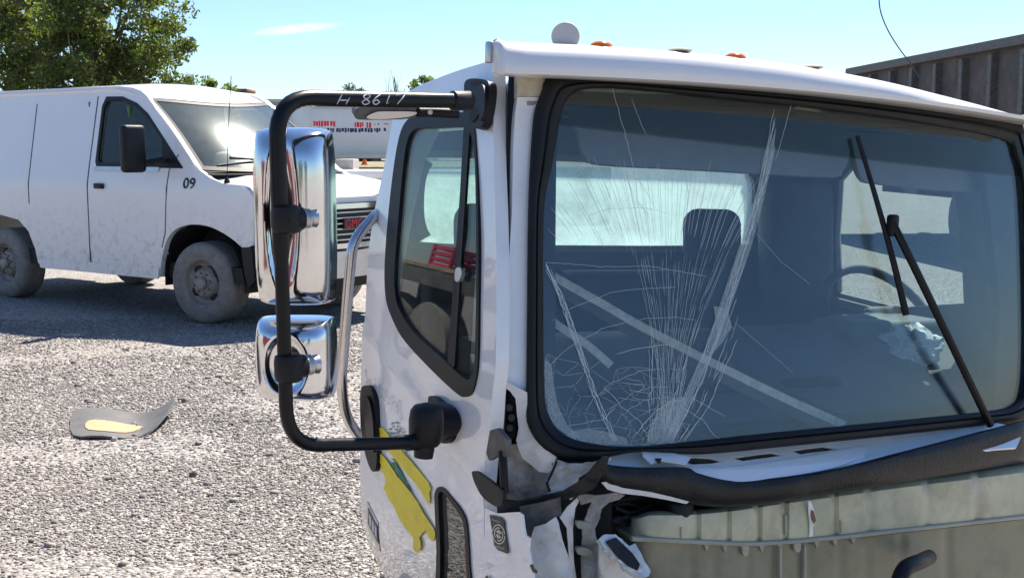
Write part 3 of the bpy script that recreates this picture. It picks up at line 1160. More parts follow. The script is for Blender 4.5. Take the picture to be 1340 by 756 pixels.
# air horn, its bell facing forward
q = MCI @ hit(740, 48, S_v(.22))
hb = C_(q.x, q.y, q.z)
hax = Vector((hb.x - .06, hb.y, 0)).normalized()
hn = lathe('air_horn', [(.030, -.0), (.0345, .0), (.0355, .004), (.0345, .008), (.031, .016), (.024, .04), (.017, .09), (.013, .16), (.013, .26), (.020, .27), (.020, .32)], hb, hax, M['horn'], cab, 28)
rbox('horn_bracket', tuple(MCI @ (hb + hax * .2) - Vector((0, 0, .025))), (.03, .05, .05), M['alu'], hn, .004, M=MC)
# whip antenna on the far rear of the cab
tube('whip_antenna', [P(1216, 128, 4.5), P(1200, 96, 4.42), P(1174, 60, 4.32), P(1160, 36, 4.28), P(1152, 14, 4.25), P(1150, -6, 4.24)], .0022, M['black'], cab, 6, 5)

# ---- windscreen ---------------------------------------------------------
gask_out = [(721, 99), (708, 122), (699, 146), (695, 187), (692, 242), (690.5, 300), (689.5, 400), (688.5, 500), (688.5, 545), (693, 562), (704, 579), (724, 595), (757, 603), (794, 598), (840, 591),
            (918, 594), (1027, 584), (1174, 569), (1290, 556), (1345, 548), (1365, 520), (1368, 420), (1362, 250), (1350, 175), (1330, 152), (1174, 131), (1040, 117), (880, 105), (790, 99)]
gask_in = [(757, 119), (741, 132), (733, 155), (729, 180), (722, 220), (713, 262), (711, 320), (711, 420), (711.5, 500), (715, 535), (726, 557), (747, 573), (782, 581), (824, 584),
           (887, 579), (1000, 567), (1174, 550), (1290, 538), (1326, 529), (1340, 505), (1343, 420), (1338, 260), (1328, 205), (1306, 180), (1174, 156), (1043, 139.5), (922, 127), (850, 120), (790, 115.5)]
gin = [tuple(p) for p in catmull(gask_in, 5)]
wsob = pxsheet('windscreen', gin, S_ws(.004), M['glass_ws'], cab, thick=.005, step=22)
tag(wsob, 'cracked laminated windscreen with a dark tint band along its top')
# tint band: a property of the pane, by height measured along the glass
band_line = [(690, 158), (733, 163), (860, 178), (1000, 195), (1174, 212), (1345, 232)]
bl = [MCI @ hit(*p, S_ws(.004)) for p in band_line]
bz = np.polyfit([q.x for q in bl], [q.z for q in bl], 2)
at = wsob.data.attributes.new('band', 'FLOAT', 'POINT')
vals = []
for v in wsob.data.vertices:
    q = MCI @ v.co
    vals.append(q.z - float(np.polyval(bz, q.x)))
at.data.foreach_set('value', vals)
tt = M['glass_ws'].node_tree
an = [x for x in tt.nodes if x.type == 'ATTRIBUTE'][0]
mr = tt.nodes.new('ShaderNodeMapRange')
mr.inputs[1].default_value = -.004
mr.inputs[2].default_value = .004
tt.links.new(an.outputs['Fac'], mr.inputs[0])
mixn = [x for x in tt.nodes if x.type == 'MIX_RGB'][0]
tt.links.new(mr.outputs[0], mixn.inputs[0])
# rubber gasket with a rounded section
go = [tuple(p) for p in catmull(gask_out, 5)]
def resample(poly, n):
    poly = [Vector(p) for p in poly]
    L = [0]
    for a, b in zip(poly, poly[1:] + poly[:1]):
        L.append(L[-1] + (b - a).length)
    out = []
    j = 0
    for k in range(n):
        s = L[-1] * k / n
        while L[j + 1] < s:
            j += 1
        t = (s - L[j]) / max(1e-9, L[j + 1] - L[j])
        out.append(poly[j].lerp(poly[(j + 1) % len(poly)], t))
    return out
NG = 260
A = resample(go, NG)
Bp = [Vector(p) for p in resample(gin, 1400)]
V, F = [], []
for a in A:
    b = min(Bp, key=lambda q: (q - a).length_squared)
    ring = []
    for t, off in ((0, .012), (0, -.004), (.1, -.013), (.3, -.018), (.5, -.017), (.58, -.010), (.66, -.014), (.85, -.010), (1.0, .0), (1.0, .012)):
        p = a.lerp(b, t)
        ring.append(hit(p.x, p.y, S_ws(off)))
    V += ring
n = 10
for i in range(NG):
    j = (i + 1) % NG
    for k in range(n):
        F.append([i * n + k, i * n + (k + 1) % n, j * n + (k + 1) % n, j * n + k])
mk('windscreen_seal', V, F, M['rubber'], cab, 50)
# A-pillar
pil = pxsheet('windscreen_pillar', [(677, 127), (674, 150), (672, 187), (670, 279), (663, 385), (656, 440), (650, 488), (652, 497), (672, 506), (690, 517), (690, 400), (693, 300), (694, 242), (697, 187), (701, 146), (708, 127)],
              S_ws(.008), M['paint'], cab, thick=.05, step=10, smooth=50)
pxsheet('pillar_cap', [(677, 97), (677, 126), (708, 126), (724, 104), (726, 97)], S_ws(.006), M['beige'], pil, thick=.05, step=8)
tube('pillar_bolt', [hit(655, 498, S_ws(.006)), hit(655, 498, S_ws(-.003))], .006, M['black'], pil, 10, 0)
tube('door_seal', [hit(671, 100, S_ws(.05)), hit(668, 190, S_ws(.05)), hit(665, 280, S_ws(.05)), hit(657, 395, S_ws(.05)), hit(647, 480, S_ws(.05)), hit(643, 560, S_ws(.06))], .011, M['rubber'], cab, 10, 5)
pxsheet('inner_pillar', [(700, 120), (741, 125), (732, 165), (728, 210), (727, 300), (727, 430), (727, 552), (735, 585), (690, 585), (700, 400)], S_ws(.045), M['int'], cab, thick=.02, step=0)
pxsheet('inner_pillar', [(1280, 150), (1330, 170), (1350, 400), (1340, 560), (1300, 560), (1308, 400)], S_ws(.045), M['int'], cab, thick=.02, step=0)
# right-hand pillar outside
pxsheet('windscreen_pillar', [(1340, 150), (1372, 155), (1392, 420), (1385, 560), (1362, 560), (1366, 420), (1358, 230)], S_ws(.008), M['paint'], cab, thick=.05, step=20)
# ---- cracks in the windscreen ---------------------------------------------
NRM_WS = (MC.to_3x3() @ Vector((0, -1, RAKE))).normalized()
SW = S_ws(.0015)
lines = []


def crack(pts, w=.0011, jag=1.2, dash=0, sub=5):
    out = []
    for a, b in zip(pts, pts[1:]):
        k = max(1, int(math.hypot(b[0] - a[0], b[1] - a[1]) / sub))
        for i in range(k):
            t = i / k
            j = jag if (out) else 0
            out.append((a[0] + (b[0] - a[0]) * t + random.uniform(-j, j), a[1] + (b[1] - a[1]) * t + random.uniform(-j, j) * .5))
    out.append(pts[-1])
    if not dash:
        lines.append(([hit(*p, SW) for p in out], w))
        return
    seg = []
    for p in out:
        if random.random() < dash:
            if len(seg) > 1:
                lines.append(([hit(*q, SW) for q in seg], w * random.uniform(.5, 1.5)))
            seg = []
        else:
            seg.append(p)
    if len(seg) > 1:
        lines.append(([hit(*q, SW) for q in seg], w))


# fan of fine fractures rising from the impact at the lower edge
for i in range(50):
    t = i / 49
    xt = 716 + 290 * t + random.uniform(-2, 2)
    yt = 218 + random.uniform(-16, 22) + (25 if t > .8 else 0) + max(0, .12 - t) * 600
    xb = 858 + 30 * t
    yb = 565
    pts = []
    for k in range(15):
        s = k / 14
        bend = (1 - (1 - s) ** 1.7)
        pts.append((xt + (xb - xt) * bend + random.uniform(-.5, .5), yt + (yb - yt) * s))
    upper = [p for p in pts if p[1] < 330]
    lower = [p for p in pts if p[1] >= 318]
    if len(upper) > 1:
        crack(upper, .0009, .25, 0, 8)
    if len(lower) > 1 and t > .25:
        crack(lower, .0007, .5, .13, 7)
for i in range(15):                                   # dense brush just above the impact
    x = 845 + 50 * random.random()
    xt = x + (x - 868) * 1.3 + random.uniform(8, 55)
    crack([(x, 578), ((x + xt) / 2 + random.uniform(-4, 4), 530), (xt, 440 + random.uniform(-30, 50))], random.choice((.0006, .0009, .0014)), 1.0, .10, 7)
# main shard streak
for i in range(11):
    o = random.uniform(-8, 8)
    crack([(1014 + o * .2, 150 + random.uniform(-20, 60)), (985 + o * .5, 290), (948 + o, 410), (915 + o * 1.3, 500), (878 + o, 577)], .0008, 1.0, .12, 9)
# left streak
for i in range(9):
    o = random.uniform(-4, 5)
    crack([(714, 345 + random.uniform(-6, 8)), (735 + o, 392), (757 + o, 455), (775 + o, 510), (804 + o, 577)], .0013, 1.0, .09, 6)
crack([(713, 343), (745, 345), (790, 349), (850, 348), (890, 355), (925, 362)], .0010, 1.4)
crack([(798, 104), (808, 140), (816, 168), (823, 196), (833, 240), (834, 262), (850, 285)], .0012, .8)
crack([(826, 128), (838, 160), (846, 178)], .0010, .6)
crack([(895, 228), (901, 255), (898, 285), (889, 308)], .0014, 1)
crack([(962, 238), (958, 255), (945, 280)], .0011, .8)
crack([(770, 281), (800, 273), (845, 272), (880, 281)], .0007, .6)
crack([(820, 232), (835, 270)], .0009, .4)
crack([(834, 232), (860, 275)], .0009, .4)
crack([(890, 532), (918, 548), (936, 570), (952, 579)], .0012, 1)
crack([(905, 520), (950, 545)], .0009, .8)
crack([(985, 300), (1020, 340), (1060, 372)], .0007, .5)
crack([(960, 420), (1000, 455), (1040, 490)], .0007, .5)
crack([(1040, 120), (1028, 165), (1015, 210)], .0012, .6)
for k in range(5):
    crack([(1000 - 12 * k, 240 + 50 * k), (982 - 12 * k, 285 + 52 * k)], .0014, .5)
# shattered lower-left corner: a connected net of fractures, finest along the edge of the glass
net = []
for k in range(120):
    y = random.uniform(462, 575)
    net.append((713 + abs(random.gauss(0, 6)) + max(0, (y - 530) * .45), y))
for k in range(110):
    x = random.uniform(728, 880)
    net.append((x, 583 - abs(random.gauss(0, 8)) - max(0, 745 - x) * .5))
for k in range(125):
    net.append((random.uniform(722, 905), 580 - 115 * random.random() ** 1.5))
inn = [tuple(p) for p in gin]
net = [p for p in net if inside(p, inn)]
nv_, ne_, nf_, *_r = delaunay_2d_cdt([Vector(p) for p in net], [], [], 0, 1e-4)
for a_, b_ in ne_:
    A_, B_ = nv_[a_], nv_[b_]
    d = (A_ - B_).length
    if d > 34 or random.random() < (.30 if d < 12 else .52):
        continue
    crack([tuple(A_), tuple(B_)], .0010 if d < 9 else .0007, .35, 0, 6)
# rings round the impact
for r_ in (22, 34, 46, 60, 74, 98, 128, 165, 205):
    a0_ = random.uniform(3.4, 3.8)
    pts = []
    for k in range(14):
        an = a0_ + k / 13 * random.uniform(1.2, 1.35)
        pts.append((868 + r_ * math.cos(an) * 1.15 + random.uniform(-1.5, 1.5), 580 + r_ * math.sin(an) + random.uniform(-1.5, 1.5)))
    pts = [q for q in pts if inside(q, inn)]
    if len(pts) > 2:
        crack(pts, .0008, .8, .06, 7)
# arcs joining streak and impact
crack([(790, 505), (812, 530), (838, 552), (850, 575)], .0013, 1.2)
crack([(806, 532), (790, 548), (770, 552), (740, 557)], .0010, 1.5)
crack([(828, 574), (845, 550), (868, 530), (900, 520)], .0014, 1.5)
crack([(838, 568), (862, 545), (890, 530)], .0011, 1.5)
for (x, y, w) in ((812, 500, 30), (822, 510, 26), (808, 520, 28), (818, 495, 22), (826, 520, 22)):
    crack([(x, y), (x + w, y + 4), (x + w + 3, y + 12)], .0009, .6)
V, F = ribbons_vf(lines, .001, NRM_WS)
tag(mk('cracks', V, F, M['crack'], wsob, 0, closed=False), 'white fractures fanning up from the lower edge', kind='stuff')
# loose shards and crushed glass lying against the lower corner
shm = bpy.data.materials.new('frosted_shard')
shm.use_nodes = True
t = shm.node_tree
b = t.nodes['Principled BSDF']
b.inputs['Base Color'].default_value = (.62, .72, .74, 1)
b.inputs['Roughness'].default_value = .25
trn = t.nodes.new('ShaderNodeBsdfTransparent')
mx = t.nodes.new('ShaderNodeMixShader')
mx.inputs[0].default_value = .2
t.links.new(trn.outputs[0], mx.inputs[1])
t.links.new(b.outputs[0], mx.inputs[2])
t.links.new(mx.outputs[0], t.nodes['Material Output'].inputs['Surface'])
pxsheet('shard', [(1016, 165), (1010, 215), (996, 275), (984, 320), (962, 385), (948, 425), (930, 470), (912, 505), (882, 572), (872, 572), (898, 510), (925, 450), (940, 405), (955, 360), (978, 290), (996, 235), (1008, 190)], SW, shm, wsob, .0015, step=0)
pxsheet('shard', [(934, 400), (952, 404), (958, 428), (944, 450), (932, 462), (938, 436)], S_ws(.0005), shm, wsob, .0015, step=0)
pxsheet('shard', [(714, 470), (722, 478), (724, 500), (730, 530), (742, 556), (760, 570), (748, 574), (727, 557), (717, 535), (713, 505)], S_ws(.001), shm, wsob, .0015, step=0)
pxsheet('shard', [(742, 566), (770, 560), (800, 566), (820, 574), (822, 583), (785, 581), (752, 575)], S_ws(.001), shm, wsob, .0015, step=0)

pxsheet('shard', [(846, 579), (852, 555), (862, 535), (878, 522), (892, 518), (900, 524), (892, 545), (886, 562), (882, 578), (862, 581)], S_ws(.0008), shm, wsob, .0015, step=0)
# wiper
wp = [hit(1186, 412, S_ws(-.03)), hit(1166, 330, S_ws(-.03)), hit(1145, 255, S_ws(-.022)), hit(1122, 178, S_ws(-.012))]
wip = tube('wiper_blade', wp, lambda t: .010 - .004 * t, M['plastic'], cab, 8, 5)
tube('wiper_arm', [hit(1168, 292, S_ws(-.05)), hit(1192, 340, S_ws(-.06)), hit(1250, 460, S_ws(-.05)), hit(1296, 556, S_ws(-.03))], .011, M['black'], wip, 8, 4)
pv = MCI @ hit(1168, 295, S_ws(-.045))
rbox('wiper_joint', tuple(pv), (.03, .025, .06), M['plastic'], wip, .008, M=MC)

# ---- interior ---------------------------------------------------------------
prof = [(.10, .80), (.16, .885), (.30, .955), (.42, 1.00), (.52, 1.035), (.585, 1.045), (.62, 1.03), (.635, .98), (.62, .80), (.58, .62), (.14, .62)]
V, F = [], []
us = np.linspace(.12, 1.82, 30)
for u in us:
    bul = .03 * math.exp(-((u - 1.6) / .2) ** 2)
    for k, (v, z) in enumerate(prof):
        vv = v + (BOW * .5 * ((u - UC) / UC) ** 2 if k < 4 else 0)
        V.append(C_(u, vv, z + (bul if 3 <= k <= 6 else 0) + .004 * math.sin(u * 9) * (k in (3, 4))))
n = len(prof)
for i in range(len(us) - 1):
    for k in range(n):
        F.append([i * n + k, i * n + (k + 1) % n, (i + 1) * n + (k + 1) % n, (i + 1) * n + k])
F.append(list(range(n))); F.append([(len(us) - 1) * n + k for k in range(n)])
dash = mk('dashboard', V, F, M['dash'], cab, 40)
for uu in (.38, .72, 1.06, 1.62):
    rbox('defrost_vent', (uu, .24, .932), (.2, .035, .01), M['dark'], dash, .003, M=MC, rot=Matrix.Rotation(R(25), 3, 'X'))
# instrument hood
V, F = rbox_vf((.42, .2, .07), .03, 3)
V = [C_(1.60, .54, 1.03) + MC.to_3x3() @ v for v in V]
mk('instrument_hood', V, F, M['dash'], dash, 40)
# steering wheel
sc_ = Vector((1.74, .66, 1.015))
ax = Matrix.Rotation(R(-38), 3, 'X')
pts = [C_(*(sc_ + ax @ Vector((.235 * math.cos(a), 0, .235 * math.sin(a))))) for a in np.linspace(0, 2 * math.pi, 41)]
sw = tube('steering_wheel', pts, .0165, M['int'], cab, 10, 0, caps=False)
V, F = rbox_vf((.16, .05, .13), .025, 3)
mk('hub', [C_(*(sc_ + ax @ (v + Vector((0, -.02, 0))))) for v in V], F, M['int'], sw, 40)
for a in (.2, math.pi - .2, -math.pi / 2):
    tube('spoke', [C_(*(sc_ + ax @ Vector((.06 * math.cos(a), -.02, .06 * math.sin(a))))), C_(*(sc_ + ax @ Vector((.225 * math.cos(a), 0, .225 * math.sin(a)))))], .012, M['int'], sw, 8, 0)
tube('column', [C_(*(sc_ + Vector((0, -.02, -.01)))), C_(1.72, .42, .82)], .03, M['int'], sw, 10, 0)


def seat(name, u, w, hu=None):
    s = rbox(name, (u, 1.02, .88), (w, .14, .60), M['int'], cab, .045, 3, M=MC, rot=Matrix.Rotation(R(-6), 3, 'X'))
    rbox('seat_cushion', (u, .82, .56), (w, .46, .15), M['int'], s, .045, 3, M=MC)
    h = hu if hu is not None else u
    rbox('headrest', (h, 1.06, 1.285), (.235, .10, .21), M['int'], s, .055, 4, M=MC, rot=Matrix.Rotation(R(-6), 3, 'X'))
    return s


seat('passenger_seat', .42, .44)
seat('middle_seat', .90, .46, 1.30)
ds = rbox('driver_seat', (1.68, 1.04, 1.05), (.30, .13, .94), M['int'], cab, .05, 3, M=MC, rot=Matrix.Rotation(R(-5), 3, 'X'))
rbox('seat_cushion', (1.60, .84, .56), (.46, .46, .15), M['int'], ds, .045, 3, M=MC)
# sun visors flipped down behind the tint band
def visor_in(px):
    pxsheet('sun_visor', px, S_ws(.10), M['int_light'], cab, .018, step=0, smoothn=4)
visor_in([(762, 140), (757, 175), (766, 205), (790, 215), (900, 221), (1080, 231), (1103, 224), (1112, 200), (1112, 170), (960, 150)])
visor_in([(1118, 175), (1119, 205), (1128, 232), (1150, 240), (1260, 250), (1300, 240), (1308, 200), (1240, 185)])
# grab handle on the rear wall
tube('rear_handle', fillet([C_(.92, 1.19, 1.12), C_(.92, 1.15, 1.125), C_(1.06, 1.15, 1.12), C_(1.06, 1.19, 1.115)], .02), .008, M['int_mid'], rear, 8, 0)
# pale trim strips that fell off the pillar and lie across the dash
def strip(px, w, off):
    c = [Vector(p) for p in catmull(px, 6, closed=False)]
    up = []; dn = []
    for i, p in enumerate(c):
        t = (c[min(i + 1, len(c) - 1)] - c[max(i - 1, 0)]).normalized()
        nn = Vector((-t.y, t.x))
        up.append(tuple(p + nn * w / 2)); dn.append(tuple(p - nn * w / 2))
    return up + dn[::-1]
ln1 = [(716, 356), (745, 373), (790, 398), (840, 427), (900, 458), (960, 488), (1030, 522), (1106, 556)]
tr1 = pxsheet('trim_strip', strip(ln1, 11, 0), S_ws(.07), M['trim'], cab, .006, step=0)
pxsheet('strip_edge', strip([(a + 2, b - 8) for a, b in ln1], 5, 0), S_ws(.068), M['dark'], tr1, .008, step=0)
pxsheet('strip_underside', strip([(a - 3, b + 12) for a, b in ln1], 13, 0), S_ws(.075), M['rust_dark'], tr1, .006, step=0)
pxsheet('trim_strip', strip([(714, 414), (740, 432), (770, 452), (800, 478)], 10, 0), S_ws(.065), M['trim'], cab, .006, step=0)

# crumpled bag on the far end of the dashboard
def crumple(name, c, r, m, parent, seed=1, sq=.6):
    bm = bmesh.new()
    bmesh.ops.create_icosphere(bm, subdivisions=4, radius=1)
    for v in bm.verts:
        d = v.co.copy()
        n1 = noise.noise(d * 2.1 + Vector((seed, 0, 0))) * .35 + abs(noise.noise(d * 5 + Vector((0, seed, 0)))) * .3
        d *= (1 + n1)
        d.z *= sq
        v.co = Vector(c) + MC.to_3x3() @ (d * r)
    me = bpy.data.meshes.new(name)
    bm.to_mesh(me); bm.free()
    return link(name, me, m, parent, 25)
q = MCI @ hit(1186, 455, S_ws(.30))
o = crumple('crumpled_bag', C_(q.x + .02, q.y, q.z), .085, M['rag'], None, 3, .75)
tag(o, 'crumpled pale blue and white bag lying on the dashboard behind the wiper', 'bag')

# ---- mirrors ------------------------------------------------------------------
YA = 2.33
arm_pts = fillet([P(612, 132, 2.70), P(602, 132, 2.68), P(361, 128, YA), P(367, 300, YA), P(376, 583, YA), P(545, 579, 2.60), P(556, 578, 2.615)], .085, 8)
NARM = len(arm_pts)
arm = tube('mirror_arm', arm_pts, lambda t: .0172 if t < .55 else .0145, M['black'], cab, 16, 0)
tag(arm, 'black tubular mirror arm with white marker writing')
# white marker writing on the upper tube
def S_tube(p):
    return (p - P(480, 131, 0.5 * (2.68 + YA))).dot(Vector((.0, -1, 0.0))) - .0185 + (p.x - P(480, 131, 2.5).x) * 0
a0, b0 = P(602, 132, 2.68), P(361, 128, YA)
axd = (b0 - a0).normalized()


def S_arm(p):
    w = p - a0
    r = (w - axd * w.dot(axd)).length
    return r - .0180


def hit_arm(px, py):
    d = ray(px, py)
    best = None
    w0 = CAM - a0
    dp = d - axd * d.dot(axd)
    wp_ = w0 - axd * w0.dot(axd)
    A_, B_, C2 = dp.dot(dp), 2 * dp.dot(wp_), wp_.dot(wp_) - .0181 ** 2
    D = B_ * B_ - 4 * A_ * C2
    t = (-B_ - math.sqrt(max(D, 0))) / (2 * A_)
    return CAM + d * t


linesw = []
def arm_text(body, x0, sc, adv):
    x = x0
    for ch in body:
        if ch == ' ':
            x += adv; continue
        for st in GL[ch]:
            c = catmull(st, 6, closed=False) if len(st) > 2 else [Vector(st[0]).lerp(Vector(st[1]), t) for t in (0, .3, .6, 1)]
            linesw.append(([hit_arm(x + q[0] * sc * 1.15 + q[1] * 2.5, 137 + 0.0 * x - q[1] * 13.5) for q in c], .0022))
        x += adv if ch not in '1.' else adv * .62
arm_text('H', 438, 21, 0)
arm_text('86', 473, 14.5, 13.5)
arm_text('1.', 502, 14, 5)
arm_text('7', 515, 16, 0)
V, F = ribbons_vf(linesw, .002, Vector((0, -1, 0)))
tag(mk('marker_writing', V, F, M['ink_white'], arm, 0, closed=False), kind='stuff')


def mirror_head(px, py, w, h, name, D=.085, rec=None, yaw=0.0):
    """chrome shell: bulged back towards the viewer, flat glass behind"""
    c = P(px, py, YA + .115)
    nx, ny = 44, 64
    rot = Matrix.Rotation(yaw, 3, 'Z')
    V, F = [], []
    for j in range(ny + 1):
        for i in range(nx + 1):
            a = -1 + 2 * i / nx
            b = -1 + 2 * j / ny
            a = math.copysign(abs(a) ** .75, a)
            b = math.copysign(abs(b) ** .8, b)
            # rounded rectangle outline (squircle mapping)
            k = .10
            X = a * math.sqrt(max(0, 1 - k * b ** 4 * 1.6)) * w / 2
            Z = b * math.sqrt(max(0, 1 - k * a ** 4 * .9)) * h / 2
            hh = (max(0, 1 - abs(a) ** 3.2) ** .45) * (max(0, 1 - abs(b) ** 7) ** .5)
            d = D * hh * (1 + .10 * a)
            if rec:
                e = math.sqrt(((X - rec[0]) / rec[2]) ** 2 + ((Z - rec[1]) / rec[3]) ** 2)
                s = 1 / (1 + math.exp((e - 1) * 13))
                d -= .016 * s * min(1, hh * 1.2)
                d += .002 * math.exp(-((e - 1.15) / .12) ** 2) * hh
            V.append(c + rot @ Vector((X, -d, Z)))
    n = nx + 1
    for j in range(ny):
        for i in range(nx):
            F.append([j * n + i, j * n + i + 1, (j + 1) * n + i + 1, (j + 1) * n + i])
    # back rim and glass
    ring = [i for i in range(n)] + [j * n + nx for j in range(1, ny + 1)] + [ny * n + i for i in range(nx - 1, -1, -1)] + [j * n for j in range(ny - 1, 0, -1)]
    k0 = len(V)
    for i in ring:
        V.append(V[i] + rot @ Vector((0, .035, 0)))
    m = len(ring)
    for q_ in range(m):
        F.append([ring[q_], ring[(q_ + 1) % m], k0 + (q_ + 1) % m, k0 + q_])
    F.append([k0 + q_ for q_ in range(m)][::-1])
    o = mk(name, V, F, M['chrome'], cab, 60)
    gv = [c + (V[k0 + q_] - c) * .96 + rot @ Vector((0, .0035, 0)) for q_ in range(m)]
    mk('mirror_glass', gv, [list(range(m))], M['chrome'], o, 0, closed=False)
    return o, c


m1, c1 = mirror_head(386, 284, .166, .375, 'mirror_head', .088, (-.012, .01, .032, .155))
tag(m1, 'tall chrome-backed upper mirror head')
m2, c2 = mirror_head(387.5, 468, .168, .176, 'mirror_head', .080, (-.008, -.003, .042, .058))
tag(m2, 'square chrome-backed lower mirror head')


def clamp(px, py, hd, c):
    p = P(px, py, YA)
    ax = Vector((.012, 0, -1)).normalized()
    cl = lathe('mirror_clamp', [(.020, -.029), (.028, -.025), (.030, -.014), (.030, .014), (.028, .025), (.020, .029)], p, ax, M['plastic'], hd, 24)
    q = P(px + 22, py, YA + .04)
    dd = (Vector((.75, .66, 0))).normalized()
    lathe('clamp_boss', [(.010, -.03), (.024, -.024), (.024, .016), (.0225, .018)], p + dd * .018, dd, M['plastic'], hd, 24)
    lathe('swivel_ring', [(.021, 0), (.0215, .003), (.019, .005), (.0215, .008), (.019, .011), (.0215, .014), (.019, .018), (.021, .03)], p + dd * .036, dd, M['alu'], hd, 28)
    tube('clamp_screw', [p + Vector((.010, -.026, -.002)), p + Vector((.010, -.0285, -.002))], .005, M['black'], hd, 10, 0)


clamp(374, 287, m1, c1)
clamp(378, 481, m2, c2)

# brackets that carry the arm on the door
def castblock(name, px, surf, thick, m, par, sn=4):
    return pxsheet(name, px, surf, m, par, thick=thick, step=0, smoothn=sn, smooth=50)
ub = castblock('upper_bracket', [(608, 108), (616, 103), (632, 104), (639, 108), (640, 122), (637, 145), (632, 162), (626, 168), (616, 166), (607, 158), (606, 140), (607, 122)], S_side(.030), .022, M['plastic'], cab)
bx = P(606, 132, 2.68)
lathe('bracket_collar', [(.019, -.02), (.0225, -.016), (.0225, .03), (.020, .034)], P(600, 132, 2.675), (bx - P(560, 131.5, 2.62)).normalized(), M['plastic'], ub, 22)
castblock('bracket_recess', [(617, 108), (626, 107), (629, 111), (618, 112)], S_side(.033), .004, M['dark'], ub)
castblock('bracket_recess', [(614, 146), (624, 140), (627, 147), (617, 160)], S_side(.033), .004, M['dark'], ub)
castblock('bracket_ridge', [(622, 115), (632, 112), (634, 140), (628, 158), (625, 136)], S_side(.040), .012, M['plastic'], ub)
lb = castblock('lower_bracket', [(560, 521), (566, 519), (575, 525), (589, 543), (594, 552), (592, 566), (588, 577), (581, 580), (570, 574), (562, 552)], S_side(.016), .02, M['plastic'], cab)
lathe('bracket_knuckle', [(.012, -.062), (.030, -.060), (.036, -.052), (.040, -.03), (.041, .0), (.038, .022), (.030, .033), (.012, .038)], P(558, 549, 2.62), Vector((.05, 0, 1)), M['plastic'], lb, 26)
castblock('bracket_neck', [(552, 530), (562, 529), (574, 538), (579, 556), (572, 572), (556, 575)], S_side(.055), .05, M['plastic'], lb)
lathe('bracket_boss', [(.014, -.04), (.022, -.038), (.024, -.02), (.024, .02), (.02, .03)], P(556, 577, 2.615), Vector((.1, .05, 1)), M['plastic'], lb, 22)
lathe('bracket_collar', [(.0155, -.022), (.0185, -.02), (.0185, .02), (.016, .022)], P(541, 578.5, 2.595), (P(556, 578, 2.615) - P(541, 578.5, 2.595)).normalized(), M['plastic'], lb, 20)

# look-down mirror hanging above the door glass
ldp = [(463, 150), (466, 143), (475, 140), (500, 140), (530, 140), (549, 142), (551, 146), (545, 152), (530, 156), (500, 157), (478, 157), (467, 156)]
ld = pxsheet('look_down_mirror', ldp, S_plane(MCI @ P(510, 148, 2.75), (.2, 1, .25)), M['steel_dark'], cab, .04, step=0, smoothn=4, smooth=50)
tag(ld, 'grey look-down mirror above the door window')
pxsheet('mirror_lens', [(480, 153), (492, 147), (510, 146), (545, 147), (535, 153), (505, 156), (485, 156)], S_plane(MCI @ P(510, 148, 2.743), (.2, 1, .25)), M['alu'], ld, .004, step=0, smoothn=3)
tube('mirror_bracket', [P(547, 147, 2.76), P(562, 147, 2.78), P(600, 149, 2.80)], .012, M['plastic'], ld, 10, 3)
tube('bracket_screw', [P(563, 147, 2.762), P(563, 147, 2.755)], .006, M['alu'], ld, 10, 0)

# grab handle on the cab's rear edge
gh = tube('grab_handle', fillet([P(500, 276, 3.52), P(490, 283, 3.47), P(461, 316, 3.42), P(446, 500, 3.42), P(452, 545, 3.44), P(478, 582, 3.50)], .09, 8), .0165, M['steel'], cab, 14, 0)

# ---- torn front corner ---------------------------------------------------------
S_corner = S_plane((.03, .165, .9), (.62, .78, .05))


def crum(amp, sc=26, seed=0):
    def f(v, p):
        q = MCI @ v
        b1 = 1 - 2 * abs(noise.noise(Vector((q.x * sc * .8 + seed, q.y * sc * .8, q.z * sc * .8))))
        b2 = 1 - 2 * abs(noise.noise(Vector((q.x * sc * 1.9, q.z * sc * 1.9, seed + 3.1))))
        a = (b1 * .9 + b2 * .45 + .7 * noise.noise(Vector((q.x * sc * .4, q.y * sc * .4 + seed, q.z * sc * .4)))) * amp
        return MC.to_3x3() @ Vector((-.6, -.8, 0)) * a
    return f


pxsheet('hinge_cavity', [(640, 495), (700, 505), (715, 600), (800, 640), (800, 760), (700, 800), (638, 700), (634, 590)], S_plane((.06, .24, .8), (.62, .78, 0)), M['dark'], cab, .02, step=0)
hp = pxsheet('crumpled_panel', [(722, 598), (742, 603), (762, 605), (793, 598), (787, 613), (769, 634), (744, 648), (722, 656), (706, 660), (712, 645), (722, 640), (716, 628), (720, 618), (727, 610)],
             S_corner, M['grime'], cab, .004, step=4, disp=crum(.017, 17, 2), dens=3, smooth=22)
tag(hp, 'crumpled grimy white sheet metal below the windscreen corner')
pxsheet('pillar_flange', [(650, 489), (660, 496), (676, 505), (690, 513), (691, 545), (697, 565), (708, 582), (729, 598), (722, 606), (728, 612), (718, 618), (706, 616), (694, 607), (684, 600), (679, 588), (676, 575), (679, 560), (677, 540), (675, 520), (668, 511), (652, 500)],
        S_plane((.03, .158, .9), (.62, .78, .05)), M['paint_dirty'], hp, .004, step=4, disp=crum(.007, 15, 6), dens=3, smooth=26)
pxsheet('grimy_panel', [(663, 582), (679, 578), (690, 596), (712, 606), (726, 603), (727, 613), (718, 626), (724, 640), (718, 656), (664, 663)],
        S_plane((.03, .178, .9), (.62, .78, .05)), M['mud'], hp, .004, step=4, disp=crum(.010, 13, 4), dens=4, smooth=26)
pxsheet('crease', [(728, 598), (730, 604), (724, 618), (718, 630), (722, 641), (719, 642), (715, 630), (721, 617), (726, 606)], S_plane((.03, .146, .9), (.62, .78, .05)), M['dark'], hp, .002, step=0, disp=crum(.010, 17, 2))
